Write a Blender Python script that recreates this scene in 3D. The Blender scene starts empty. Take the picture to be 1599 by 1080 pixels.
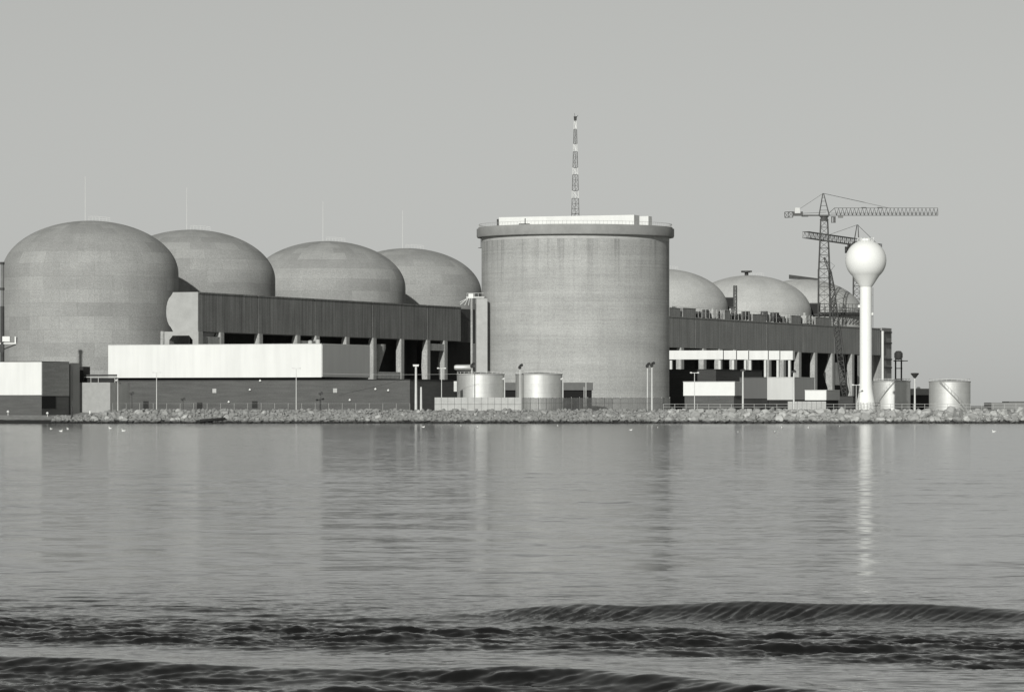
import bpy, bmesh, math, random
import numpy as np
from mathutils import Vector, Matrix

# ------------------------------------------------------------------ camera, world, sun, exposure
SC = bpy.context.scene
COL = SC.collection
CAMH = 4.1            # camera height above the lake (m)
F = 6500.0            # focal length in photograph pixels (photo 1599 px wide)
HY = 633.0            # horizon row of the photograph

cam = bpy.data.cameras.new('camera')
cam_o = bpy.data.objects.new('camera', cam)
COL.objects.link(cam_o)
cam.sensor_width = 36.0
cam.sensor_fit = 'HORIZONTAL'
cam.lens = 36.0 * F / 1599.0
cam.shift_y = (HY - 540.0) / 1599.0
cam.clip_start = 1.0
cam.clip_end = 60000.0
cam_o.location = (0, 0, CAMH)
cam_o.rotation_euler = (math.radians(90), 0, 0)
SC.camera = cam_o

SUN_AZ = math.radians(-14)     # left of straight behind the camera
SUN_EL = math.radians(20.5)
world = bpy.data.worlds.new('World')
SC.world = world
world.use_nodes = True
wn = world.node_tree.nodes
wl = world.node_tree.links
sky = wn.new('ShaderNodeTexSky')
sky.sky_type = 'NISHITA'
sky.sun_disc = False
sky.sun_elevation = SUN_EL
sky.sun_rotation = math.pi - SUN_AZ
sky.air_density = 1.0
sky.dust_density = 0.3
sky.ozone_density = 1.0
# monochrome film: the sky is read as grey
dot = wn.new('ShaderNodeVectorMath'); dot.operation = 'DOT_PRODUCT'
dot.inputs[1].default_value = (0.15, 0.40, 0.45)
tone = wn.new('ShaderNodeVectorMath'); tone.operation = 'SCALE'
tone.inputs[0].default_value = (0.985, 1.0, 0.965)
wl.new(sky.outputs['Color'], dot.inputs[0])
film = wn.new('ShaderNodeMath'); film.operation = 'POWER'
film.inputs[1].default_value = 0.70
wl.new(dot.outputs['Value'], film.inputs[0])
wl.new(film.outputs[0], tone.inputs['Scale'])
bg = wn['Background']
bg.inputs['Strength'].default_value = 0.114
wl.new(tone.outputs['Vector'], bg.inputs['Color'])

sun = bpy.data.lights.new('sun', 'SUN')
sun_o = bpy.data.objects.new('sun', sun)
COL.objects.link(sun_o)
sun.energy = 3.6
sun.angle = math.radians(0.5)
sun.color = (1.0, 0.995, 0.965)
_d = Vector((-math.sin(SUN_AZ) * math.cos(SUN_EL), math.cos(SUN_AZ) * math.cos(SUN_EL), -math.sin(SUN_EL)))
sun_o.rotation_euler = _d.to_track_quat('-Z', 'Y').to_euler()
sun_o.location = (0, 0, 300)

SC.view_settings.view_transform = 'Standard'
SC.view_settings.look = 'None'
SC.view_settings.exposure = 0.0
SC.view_settings.gamma = 1.0
SC.view_settings.use_curve_mapping = False

rnd = random.Random(7)
R = math.radians

# ------------------------------------------------------------------ helpers
def at(px, py, D):
    """A point of the place seen at photograph pixel (px, py) and D metres away."""
    return Vector(((px - 799.5) * D / F, D, CAMH + (HY - py) * D / F))

def zat(py, D):
    return CAMH + (HY - py) * D / F

class MB:
    """Collects shapes into one mesh."""
    def __init__(self):
        self.bm = bmesh.new()
        self.uv = self.bm.loops.layers.uv.new('UVMap')

    def face(self, vs):
        try:
            return self.bm.faces.new(vs)
        except ValueError:
            return None

    def box(self, x0, x1, y0, y1, z0, z1, m=None):
        co = [(x0, y0, z0), (x1, y0, z0), (x1, y1, z0), (x0, y1, z0), (x0, y0, z1), (x1, y0, z1), (x1, y1, z1), (x0, y1, z1)]
        v = [self.bm.verts.new(m @ Vector(c) if m else c) for c in co]
        for f in ((0, 3, 2, 1), (4, 5, 6, 7), (0, 1, 5, 4), (1, 2, 6, 5), (2, 3, 7, 6), (3, 0, 4, 7)):
            self.face([v[i] for i in f])
        return self

    def hexa(self, co):
        v = [self.bm.verts.new(c) for c in co]
        for f in ((0, 3, 2, 1), (4, 5, 6, 7), (0, 1, 5, 4), (1, 2, 6, 5), (2, 3, 7, 6), (3, 0, 4, 7)):
            self.face([v[i] for i in f])
        return self

    def tube(self, p0, p1, r0, r1=None, n=8, caps=True):
        p0 = Vector(p0); p1 = Vector(p1)
        if r1 is None: r1 = r0
        d = (p1 - p0)
        if d.length < 1e-6: return self
        q = d.to_track_quat('Z', 'Y')
        a, b = [], []
        for i in range(n):
            t = 2 * math.pi * (i + 0.5) / n
            o = q @ Vector((math.cos(t), math.sin(t), 0))
            a.append(self.bm.verts.new(p0 + o * r0))
            b.append(self.bm.verts.new(p1 + o * r1))
        for i in range(n):
            j = (i + 1) % n
            self.face([a[i], a[j], b[j], b[i]])
        if caps:
            self.face(a[::-1]); self.face(b)
        return self

    def lathe(self, prof, n=64, cx=0.0, cy=0.0, a0=math.pi / 2, a1=2.5 * math.pi):
        """prof: list of (r, z), bottom to top. UV in metres: u round the wall, v along the profile."""
        full = abs(a1 - a0 - 2 * math.pi) < 1e-6
        rmax = max(r for r, z in prof)
        rings = []
        vv = [prof[0][1]]
        for k in range(1, len(prof)):
            vv.append(vv[-1] + math.hypot(prof[k][0] - prof[k - 1][0], prof[k][1] - prof[k - 1][1]))
        m = n if full else n + 1
        for r, z in prof:
            if r < 1e-6:
                rings.append([self.bm.verts.new((cx, cy, z))])
            else:
                rings.append([self.bm.verts.new((cx + r * math.cos(a0 + (a1 - a0) * i / n), cy + r * math.sin(a0 + (a1 - a0) * i / n), z)) for i in range(m)])
        for k in range(len(prof) - 1):
            A, B = rings[k], rings[k + 1]
            for i in range(n):
                j = (i + 1) % m if full else i + 1
                us = (a0 + (a1 - a0) * i / n) * rmax
                ue = (a0 + (a1 - a0) * (i + 1) / n) * rmax
                if len(A) == 1 and len(B) == 1: continue
                if len(A) == 1:
                    f = self.face([A[0], B[j], B[i]]); uvs = [((us + ue) / 2, vv[k]), (ue, vv[k + 1]), (us, vv[k + 1])]
                elif len(B) == 1:
                    f = self.face([A[i], A[j], B[0]]); uvs = [(us, vv[k]), (ue, vv[k]), ((us + ue) / 2, vv[k + 1])]
                else:
                    f = self.face([A[i], A[j], B[j], B[i]]); uvs = [(us, vv[k]), (ue, vv[k]), (ue, vv[k + 1]), (us, vv[k + 1])]
                if f:
                    for l, t in zip(f.loops, uvs): l[self.uv].uv = t
        return self

    def prism(self, poly, y0, y1):
        """poly of (x, z) extruded along y."""
        a = [self.bm.verts.new((x, y0, z)) for x, z in poly]
        b = [self.bm.verts.new((x, y1, z)) for x, z in poly]
        n = len(poly)
        for i in range(n):
            j = (i + 1) % n
            self.face([a[i], a[j], b[j], b[i]])
        self.face(a[::-1]); self.face(b)
        return self

    def lattice(self, p0, p1, w0, w1, step, rc, rb, up=(0, 0, 1), tri=False, n=4):
        """Trussed mast or boom: chords and zigzag bracing."""
        p0 = Vector(p0); p1 = Vector(p1)
        d = (p1 - p0); L = d.length; d.normalize()
        up = Vector(up)
        s = d.cross(up)
        if s.length < 0.05: s = d.cross(Vector((0, 1, 0)))
        s.normalize(); t = s.cross(d).normalized()
        if tri: cs = [(-1, -1), (1, -1), (0, 1)]
        else: cs = [(-1, -1), (1, -1), (1, 1), (-1, 1)]
        k = max(1, round(L / step))
        def pt(c, i):
            f = i / k; w = (w0 + (w1 - w0) * f) / 2
            return p0 + d * (L * f) + s * (c[0] * w) + t * (c[1] * w)
        for c in cs: self.tube(pt(c, 0), pt(c, k), rc, rc, n)
        for q in range(len(cs)):
            c, e = cs[q], cs[(q + 1) % len(cs)]
            for i in range(k):
                if i % 2 == 0: self.tube(pt(c, i), pt(e, i + 1), rb, rb, 3, False)
                else: self.tube(pt(e, i), pt(c, i + 1), rb, rb, 3, False)
                self.tube(pt(c, i), pt(e, i), rb, rb, 3, False)
            self.tube(pt(c, k), pt(e, k), rb, rb, 3, False)
        return self

    def build(self, name, mat, parent=None, smooth=None, label=None):
        me = bpy.data.meshes.new(name)
        bmesh.ops.recalc_face_normals(self.bm, faces=self.bm.faces[:])
        self.bm.to_mesh(me); self.bm.free()
        if smooth is not None:
            me.polygons.foreach_set('use_smooth', [True] * len(me.polygons))
            me.set_sharp_from_angle(angle=R(smooth))
        me.materials.append(mat)
        o = bpy.data.objects.new(name, me)
        COL.objects.link(o)
        if parent: o.parent = parent
        if label: o['label'] = label
        return o

def thing(name, label, cat, loc=(0, 0, 0), rz=0.0, group=None):
    o = bpy.data.objects.new(name, None)
    o.empty_display_size = 1.0
    COL.objects.link(o)
    o.location = loc; o.rotation_euler = (0, 0, rz)
    o['label'] = label; o['category'] = cat
    if group: o['group'] = group
    return o

def tag(o, label, cat, loc=None, rz=None, group=None):
    o['label'] = label; o['category'] = cat
    if group: o['group'] = group
    if loc is not None: o.location = loc
    if rz is not None: o.rotation_euler = (0, 0, rz)
    return o

def copy_thing(o, label=None, loc=None, rz=None, group=None):
    c = o.copy(); COL.objects.link(c)
    for ch in list(o.children):
        k = ch.copy(); COL.objects.link(k); k.parent = c
        for g in list(ch.children):
            h = g.copy(); COL.objects.link(h); h.parent = k
    if label: c['label'] = label
    if loc is not None: c.location = loc
    if rz is not None: c.rotation_euler = (0, 0, rz)
    if group: c['group'] = group
    return c

# ------------------------------------------------------------------ materials
def grey(v): return (v * 0.99, v, v * 0.965, 1.0)

class NT:
    def __init__(self, name, rough=0.9, metallic=0.0, spec=0.3):
        self.m = bpy.data.materials.new(name); self.m.use_nodes = True
        self.n = self.m.node_tree.nodes; self.l = self.m.node_tree.links
        self.b = self.n['Principled BSDF']
        self.b.inputs['Roughness'].default_value = rough
        self.b.inputs['Metallic'].default_value = metallic
        self.b.inputs['Specular IOR Level'].default_value = spec
        self.tc = self.n.new('ShaderNodeTexCoord')
    def mapped(self, scale, src='Object', loc=(0, 0, 0)):
        mp = self.n.new('ShaderNodeMapping'); mp.inputs['Scale'].default_value = scale
        mp.inputs['Location'].default_value = loc
        self.l.new(self.tc.outputs[src], mp.inputs['Vector']); return mp.outputs['Vector']
    def noise(self, scale=(1, 1, 1), detail=4, rough=0.55, src='Object', sc=1.0, loc=(0, 0, 0)):
        t = self.n.new('ShaderNodeTexNoise'); t.inputs['Scale'].default_value = sc
        t.inputs['Detail'].default_value = detail; t.inputs['Roughness'].default_value = rough
        self.l.new(self.mapped(scale, src, loc), t.inputs['Vector']); return t.outputs['Fac']
    def remap(self, v, a, b, c, d, clamp=True):
        t = self.n.new('ShaderNodeMapRange'); t.clamp = clamp
        for i, x in zip((1, 2, 3, 4), (a, b, c, d)): t.inputs[i].default_value = x
        self.l.new(v, t.inputs[0]); return t.outputs[0]
    def math(self, op, a, b):
        t = self.n.new('ShaderNodeMath'); t.operation = op
        for i, x in enumerate((a, b)):
            if isinstance(x, (int, float)): t.inputs[i].default_value = x
            else: self.l.new(x, t.inputs[i])
        return t.outputs[0]
    def color(self, v):
        t = self.n.new('ShaderNodeVectorMath'); t.operation = 'SCALE'
        t.inputs[0].default_value = (0.99, 1.0, 0.965)
        if isinstance(v, (int, float)): t.inputs['Scale'].default_value = v
        else: self.l.new(v, t.inputs['Scale'])
        self.l.new(t.outputs[0], self.b.inputs['Base Color'])
    def bump(self, v, strength=0.3, dist=0.05):
        t = self.n.new('ShaderNodeBump'); t.inputs['Strength'].default_value = strength
        t.inputs['Distance'].default_value = dist
        self.l.new(v, t.inputs['Height']); self.l.new(t.outputs['Normal'], self.b.inputs['Normal'])

def mottled(name, base, var=0.12, scale=0.6, rough=0.9, metallic=0.0, spec=0.25, fine=3.0):
    t = NT(name, rough, metallic, spec)
    a = t.remap(t.noise(sc=scale), 0.3, 0.7, 1 - var, 1 + var)
    b = t.remap(t.noise(sc=fine, detail=3), 0.3, 0.7, 1 - var * 0.5, 1 + var * 0.5)
    t.color(t.math('MULTIPLY', t.math('MULTIPLY', a, b), base))
    return t.m

def concrete_shell(name, base, bw, bh, jd, var, streak=0.0, fine_lines=0.0, drip_z=None, seed=0.0):
    """Cast concrete on a lathe wall (UV in metres): pours of slightly different grey, joints, weather streaks."""
    t = NT(name, 0.92, 0, 0.2)
    # every shell its own pours and stains: shift the pattern round the wall by the object's random number
    oi = t.n.new('ShaderNodeObjectInfo'); cmb = t.n.new('ShaderNodeCombineXYZ'); ofs = t.n.new('ShaderNodeVectorMath'); ofs.operation = 'ADD'
    t.l.new(t.math('MULTIPLY', oi.outputs['Random'], 0.0 if drip_z else 180.0), cmb.inputs[0])
    t.l.new(t.tc.outputs['UV'], ofs.inputs[0]); t.l.new(cmb.outputs[0], ofs.inputs[1])
    class _TC: outputs = dict(UV=ofs.outputs[0], Object=t.tc.outputs['Object'])
    t.tc = _TC
    br = t.n.new('ShaderNodeTexBrick')
    t.l.new(t.mapped((1, 1, 1), 'UV', (seed, 0, 0)), br.inputs['Vector'])
    br.inputs['Scale'].default_value = 1.0
    br.inputs['Brick Width'].default_value = bw; br.inputs['Row Height'].default_value = bh
    br.inputs['Mortar Size'].default_value = 0.05; br.inputs['Mortar Smooth'].default_value = 0.6
    br.inputs['Color1'].default_value = (1 - var, ) * 3 + (1,)
    br.inputs['Color2'].default_value = (1 + var, ) * 3 + (1,)
    br.inputs['Mortar'].default_value = (1 - jd, ) * 3 + (1,)
    sep = t.n.new('ShaderNodeSeparateColor'); t.l.new(br.outputs['Color'], sep.inputs[0])
    v = sep.outputs[0]
    v = t.math('MULTIPLY', v, t.remap(t.noise((1, 1, 1), 5, 0.6, 'UV', 0.12, (seed, 3, 0)), 0.3, 0.7, 0.90, 1.10))
    v = t.math('MULTIPLY', v, t.remap(t.noise((1, 1, 1), 5, 0.7, 'UV', 1.3), 0.25, 0.75, 0.88, 1.12))
    v = t.math('MULTIPLY', v, t.remap(t.noise((1, 1, 1), 2, 0.6, 'UV', 3.2, (7, 1, 0)), 0.25, 0.75, 0.80, 1.20))
    if fine_lines:
        v = t.math('MULTIPLY', v, t.remap(t.noise((0.035, 2.2, 1), 4, 0.7, 'UV', 1.0), 0.35, 0.65, 1 - fine_lines, 1 + fine_lines))
        v = t.math('MULTIPLY', v, t.remap(t.noise((0.012, 0.35, 1), 3, 0.6, 'UV', 1.0, (5, 5, 0)), 0.35, 0.65, 1 - fine_lines, 1 + fine_lines))
    if streak:
        v = t.math('MULTIPLY', v, t.remap(t.noise((0.9, 0.03, 1), 4, 0.65, 'UV', 1.0, (seed, 0, 0)), 0.35, 0.7, 1 + streak * 0.6, 1 - streak))
    if drip_z:
        lo, hi = drip_z
        sx = t.n.new('ShaderNodeSeparateXYZ'); t.l.new(t.tc.outputs['UV'], sx.inputs[0])
        gate = t.remap(sx.outputs[1], lo, hi, 0, 1)
        bits = t.remap(t.noise((0.55, 0.012, 1), 3, 0.6, 'UV', 1.0, (9.3, 0, 0)), 0.52, 0.68, 0, 1)
        dr = t.math('MULTIPLY', gate, bits)
        v = t.math('MULTIPLY', v, t.math('SUBTRACT', 1.0, t.math('MULTIPLY', dr, 0.45)))
    t.color(t.math('MULTIPLY', v, base))
    return t.m

def streaked(name, base, var, sx=0.9, sz=0.04, spots=0.08, axis='y', rough=0.92):
    """Vertically weather-streaked flat wall (object space)."""
    t = NT(name, rough, 0, 0.2)
    sc = (sx, sx, sz)
    v = t.remap(t.noise(sc, 4, 0.65, 'Object', 1.0), 0.32, 0.68, 1 - var, 1 + var)
    v = t.math('MULTIPLY', v, t.remap(t.noise((sx * 3, sx * 3, sz * 3), 3, 0.7, 'Object', 1.0, (4, 7, 1)), 0.3, 0.7, 1 - var * 0.6, 1 + var * 0.6))
    v = t.math('MULTIPLY', v, t.remap(t.noise((1, 1, 1), 4, 0.6, 'Object', 0.15), 0.3, 0.7, 1 - spots, 1 + spots))
    v = t.math('MULTIPLY', v, t.remap(t.noise((1, 1, 1), 2, 0.6, 'Object', 3.0, (7, 1, 0)), 0.25, 0.75, 0.72, 1.28))
    t.color(t.math('MULTIPLY', v, base))
    return t.m

def brick_mat(name, base):
    t = NT(name, 0.9, 0, 0.25)
    v = t.remap(t.noise((0.15, 0.15, 1.6), 3, 0.6, 'Object', 1.0), 0.3, 0.7, 0.86, 1.14)
    v = t.math('MULTIPLY', v, t.remap(t.noise((1, 1, 1), 4, 0.7, 'Object', 3.5), 0.25, 0.75, 0.78, 1.22))
    v = t.math('MULTIPLY', v, t.remap(t.noise((1, 1, 1), 3, 0.6, 'Object', 0.08), 0.3, 0.7, 0.9, 1.1))
    t.color(t.math('MULTIPLY', v, base))
    return t.m

def cladding(name, base, pitch=0.6, depth=0.06, rough=0.55, dirt=0.10):
    """Ribbed metal sheet: vertical ribs round the wall, faint dirt runs."""
    t = NT(name, rough, 0, 0.4)
    w = t.n.new('ShaderNodeTexWave'); w.wave_type = 'BANDS'; w.bands_direction = 'X'
    w.inputs['Scale'].default_value = 1.0
    t.l.new(t.mapped((1 / pitch, 1 / pitch, 0), 'Object'), w.inputs['Vector'])
    v = t.remap(w.outputs['Fac'], 0, 1, 1 - depth, 1.0)
    v = t.math('MULTIPLY', v, t.remap(t.noise((0.6, 0.6, 0.05), 4, 0.6, 'Object', 1.0), 0.35, 0.75, 1.0, 1 - dirt))
    v = t.math('MULTIPLY', v, t.remap(t.noise((1, 1, 1), 3, 0.6, 'Object', 0.1), 0.3, 0.7, 0.97, 1.03))
    t.color(t.math('MULTIPLY', v, base))
    return t.m

def tank_metal(name, base, rough):
    t = NT(name, rough, 0.6, 0.5)
    v = t.remap(t.noise((0.5, 0.06, 1), 4, 0.6, 'UV', 1.0), 0.3, 0.7, 0.9, 1.08)
    v = t.math('MULTIPLY', v, t.remap(t.noise((1, 1, 1), 4, 0.6, 'UV', 0.9), 0.3, 0.7, 0.93, 1.05))
    br = t.n.new('ShaderNodeTexBrick')
    t.l.new(t.mapped((1, 1, 1), 'UV'), br.inputs['Vector'])
    br.inputs['Scale'].default_value = 1.0; br.inputs['Brick Width'].default_value = 6.0; br.inputs['Row Height'].default_value = 2.1
    br.inputs['Mortar Size'].default_value = 0.03
    br.inputs['Color1'].default_value = (0.97, ) * 3 + (1,); br.inputs['Color2'].default_value = (1.03, ) * 3 + (1,)
    br.inputs['Mortar'].default_value = (0.86, ) * 3 + (1,)
    sep = t.n.new('ShaderNodeSeparateColor'); t.l.new(br.outputs['Color'], sep.inputs[0])
    v = t.math('MULTIPLY', v, sep.outputs[0])
    t.color(t.math('MULTIPLY', v, base))
    return t.m

M = {}
M['dome'] = concrete_shell('dome_concrete', 0.30, 9.0, 3.4, 0.18, 0.10, 0.04, 0.02, seed=0.0)
M['dome_far'] = concrete_shell('new_dome_concrete', 0.42, 11.0, 6.5, 0.08, 0.04, 0.03, 0.02, seed=4.0)
M['vac'] = concrete_shell('tower_concrete', 0.37, 14.0, 1.5, 0.07, 0.014, 0.06, 0.065, drip_z=(30, 49), seed=2.0)
M['rim'] = mottled('rim_concrete', 0.29, 0.10, 0.4)
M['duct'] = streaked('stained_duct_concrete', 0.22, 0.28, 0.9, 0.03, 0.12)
M['duct_far'] = streaked('far_duct_concrete', 0.27, 0.18, 0.8, 0.03, 0.10)
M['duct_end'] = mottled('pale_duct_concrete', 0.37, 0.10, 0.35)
M['column'] = streaked('column_concrete', 0.36, 0.12, 0.8, 0.15, 0.08)
M['white'] = cladding('white_cladding', 0.72, 0.35, 0.03)
M['white_plain'] = mottled('white_paint', 0.72, 0.03, 0.5, 0.5)
M['tower_white'] = mottled('tower_white_paint', 0.80, 0.02, 0.25, 0.4)
M['grey_clad'] = cladding('grey_cladding', 0.30, 0.45, 0.10)
M['block'] = mottled('grey_block_wall', 0.34, 0.08, 0.8)
M['brick'] = brick_mat('dark_brick', 0.098)
M['brick_side'] = brick_mat('darker_brick', 0.055)
M['dark'] = mottled('opening_shade', 0.012, 0.1, 0.5)  # near-black colour stands in for the shade inside openings and recesses
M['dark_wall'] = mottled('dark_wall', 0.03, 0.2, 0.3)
M['tank'] = tank_metal('tank_sheet_metal', 0.60, 0.58)
M['tank_roof'] = mottled('tank_roof_metal', 0.35, 0.08, 0.5, 0.5)
M['steel'] = mottled('dark_painted_steel', 0.05, 0.2, 1.0, 0.6)
M['crane'] = mottled('crane_steel', 0.09, 0.2, 1.0, 0.6)
M['mast_dark'] = mottled('mast_dark_paint', 0.13, 0.1, 1.0, 0.6)
M['pale_steel'] = mottled('galvanised_steel', 0.50, 0.08, 1.0, 0.5)
M['pole'] = mottled('pale_pole', 0.58, 0.06, 1.0, 0.6)
M['fence_panel'] = mottled('pale_fence_board', 0.42, 0.08, 0.7)
M['fence_dark'] = mottled('dark_fence_slat', 0.10, 0.2, 0.6)
M['gull'] = mottled('gull_plumage', 0.80, 0.06, 5.0)
M['gull_dark'] = mottled('gull_bill', 0.20, 0.06, 5.0)
M['log'] = mottled('wet_timber', 0.025, 0.2, 1.5)
M['roof'] = mottled('flat_roof_gravel', 0.22, 0.1, 0.5)

def rock_mat(name, base):
    t = NT(name, 0.95, 0, 0.2)
    oi = t.n.new('ShaderNodeObjectInfo')
    v = t.remap(oi.outputs['Random'], 0, 1, 0.70, 1.25)
    v = t.math('MULTIPLY', v, t.remap(t.noise(sc=1.2, detail=5), 0.3, 0.7, 0.80, 1.2))
    # wet, algae-dark foot of the bank, up to about half a metre above the lake
    g = t.n.new('ShaderNodeNewGeometry'); sx = t.n.new('ShaderNodeSeparateXYZ'); t.l.new(g.outputs['Position'], sx.inputs[0])
    nz = t.noise((0.25, 0.25, 0.25), 3, 0.6, 'Object', 1.0)
    lev = t.math('ADD', sx.outputs[2], t.math('MULTIPLY', t.math('SUBTRACT', nz, 0.5), 0.9))
    v = t.math('MULTIPLY', v, t.remap(lev, 0.35, 0.85, 0.16, 1.0))
    t.color(t.math('MULTIPLY', v, base))
    t.bump(t.noise(sc=2.5, detail=5), 0.5, 0.15)
    return t.m
M['rock'] = rock_mat('armour_stone', 0.37)
M['rubble'] = rock_mat('rubble_stone', 0.34)

def ground_mat():
    t = NT('yard_gravel', 0.95, 0, 0.2)
    v = t.remap(t.noise(sc=0.05, detail=5), 0.3, 0.7, 0.8, 1.2)
    v = t.math('MULTIPLY', v, t.remap(t.noise(sc=1.0, detail=4), 0.3, 0.7, 0.8, 1.2))
    g = t.n.new('ShaderNodeNewGeometry'); sx = t.n.new('ShaderNodeSeparateXYZ'); t.l.new(g.outputs['Position'], sx.inputs[0])
    nz = t.noise((0.25, 0.25, 0.25), 4, 0.7, 'Object', 1.0)
    lev = t.math('ADD', sx.outputs[2], t.math('MULTIPLY', t.math('SUBTRACT', nz, 0.5), 0.5))
    v = t.math('MULTIPLY', v, t.remap(lev, 0.72, 0.95, 0.12, 1.0))
    t.color(t.math('MULTIPLY', v, 0.27)); return t.m
M['ground'] = ground_mat()

def water_mat():
    t = NT('lake_water', 0.112, 0, 0.5)
    t.b.inputs['Base Color'].default_value = grey(0.006)
    t.b.inputs['IOR'].default_value = 1.5
    g = t.n.new('ShaderNodeNewGeometry')
    def slopes(scale, amp, detail, loc):
        n = t.n.new('ShaderNodeTexNoise'); n.inputs['Scale'].default_value = 1.0
        n.inputs['Detail'].default_value = detail; n.inputs['Roughness'].default_value = 0.55
        t.l.new(t.mapped(scale, 'Object', loc), n.inputs['Vector'])
        s = t.n.new('ShaderNodeVectorMath'); s.operation = 'SUBTRACT'; s.inputs[1].default_value = (0.5, 0.5, 0.5)
        t.l.new(n.outputs['Color'], s.inputs[0])
        m = t.n.new('ShaderNodeVectorMath'); m.operation = 'MULTIPLY'; m.inputs[1].default_value = (amp * 0.6, amp, 0)
        t.l.new(s.outputs[0], m.inputs[0]); return m.outputs[0]
    def vadd(a, b):
        s = t.n.new('ShaderNodeVectorMath'); s.operation = 'ADD'; t.l.new(a, s.inputs[0]); t.l.new(b, s.inputs[1]); return s.outputs[0]
    # calm and ruffled patches
    patch = t.remap(t.noise((0.012, 0.004, 1), 4, 0.6, 'Object', 1.0), 0.35, 0.7, 0.6, 1.5)
    tot = vadd(slopes((1.1, 1.6, 1), 0.30, 4, (0, 0, 0)), slopes((0.22, 0.30, 1), 0.095, 3, (31, 7, 0)))
    tot = vadd(tot, slopes((0.03, 0.045, 1), 0.02, 2, (3, 57, 0)))
    sc = t.n.new('ShaderNodeVectorMath'); sc.operation = 'SCALE'; t.l.new(tot, sc.inputs[0]); t.l.new(patch, sc.inputs['Scale'])
    nn = t.n.new('ShaderNodeVectorMath'); nn.operation = 'NORMALIZE'
    t.l.new(vadd(g.outputs['Normal'], sc.outputs[0]), nn.inputs[0])
    t.l.new(nn.outputs[0], t.b.inputs['Normal'])
    return t.m
M['water'] = water_mat()

# ------------------------------------------------------------------ setting: water, ground
G = 2.9                       # yard level
SHORE = 951.0

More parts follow.
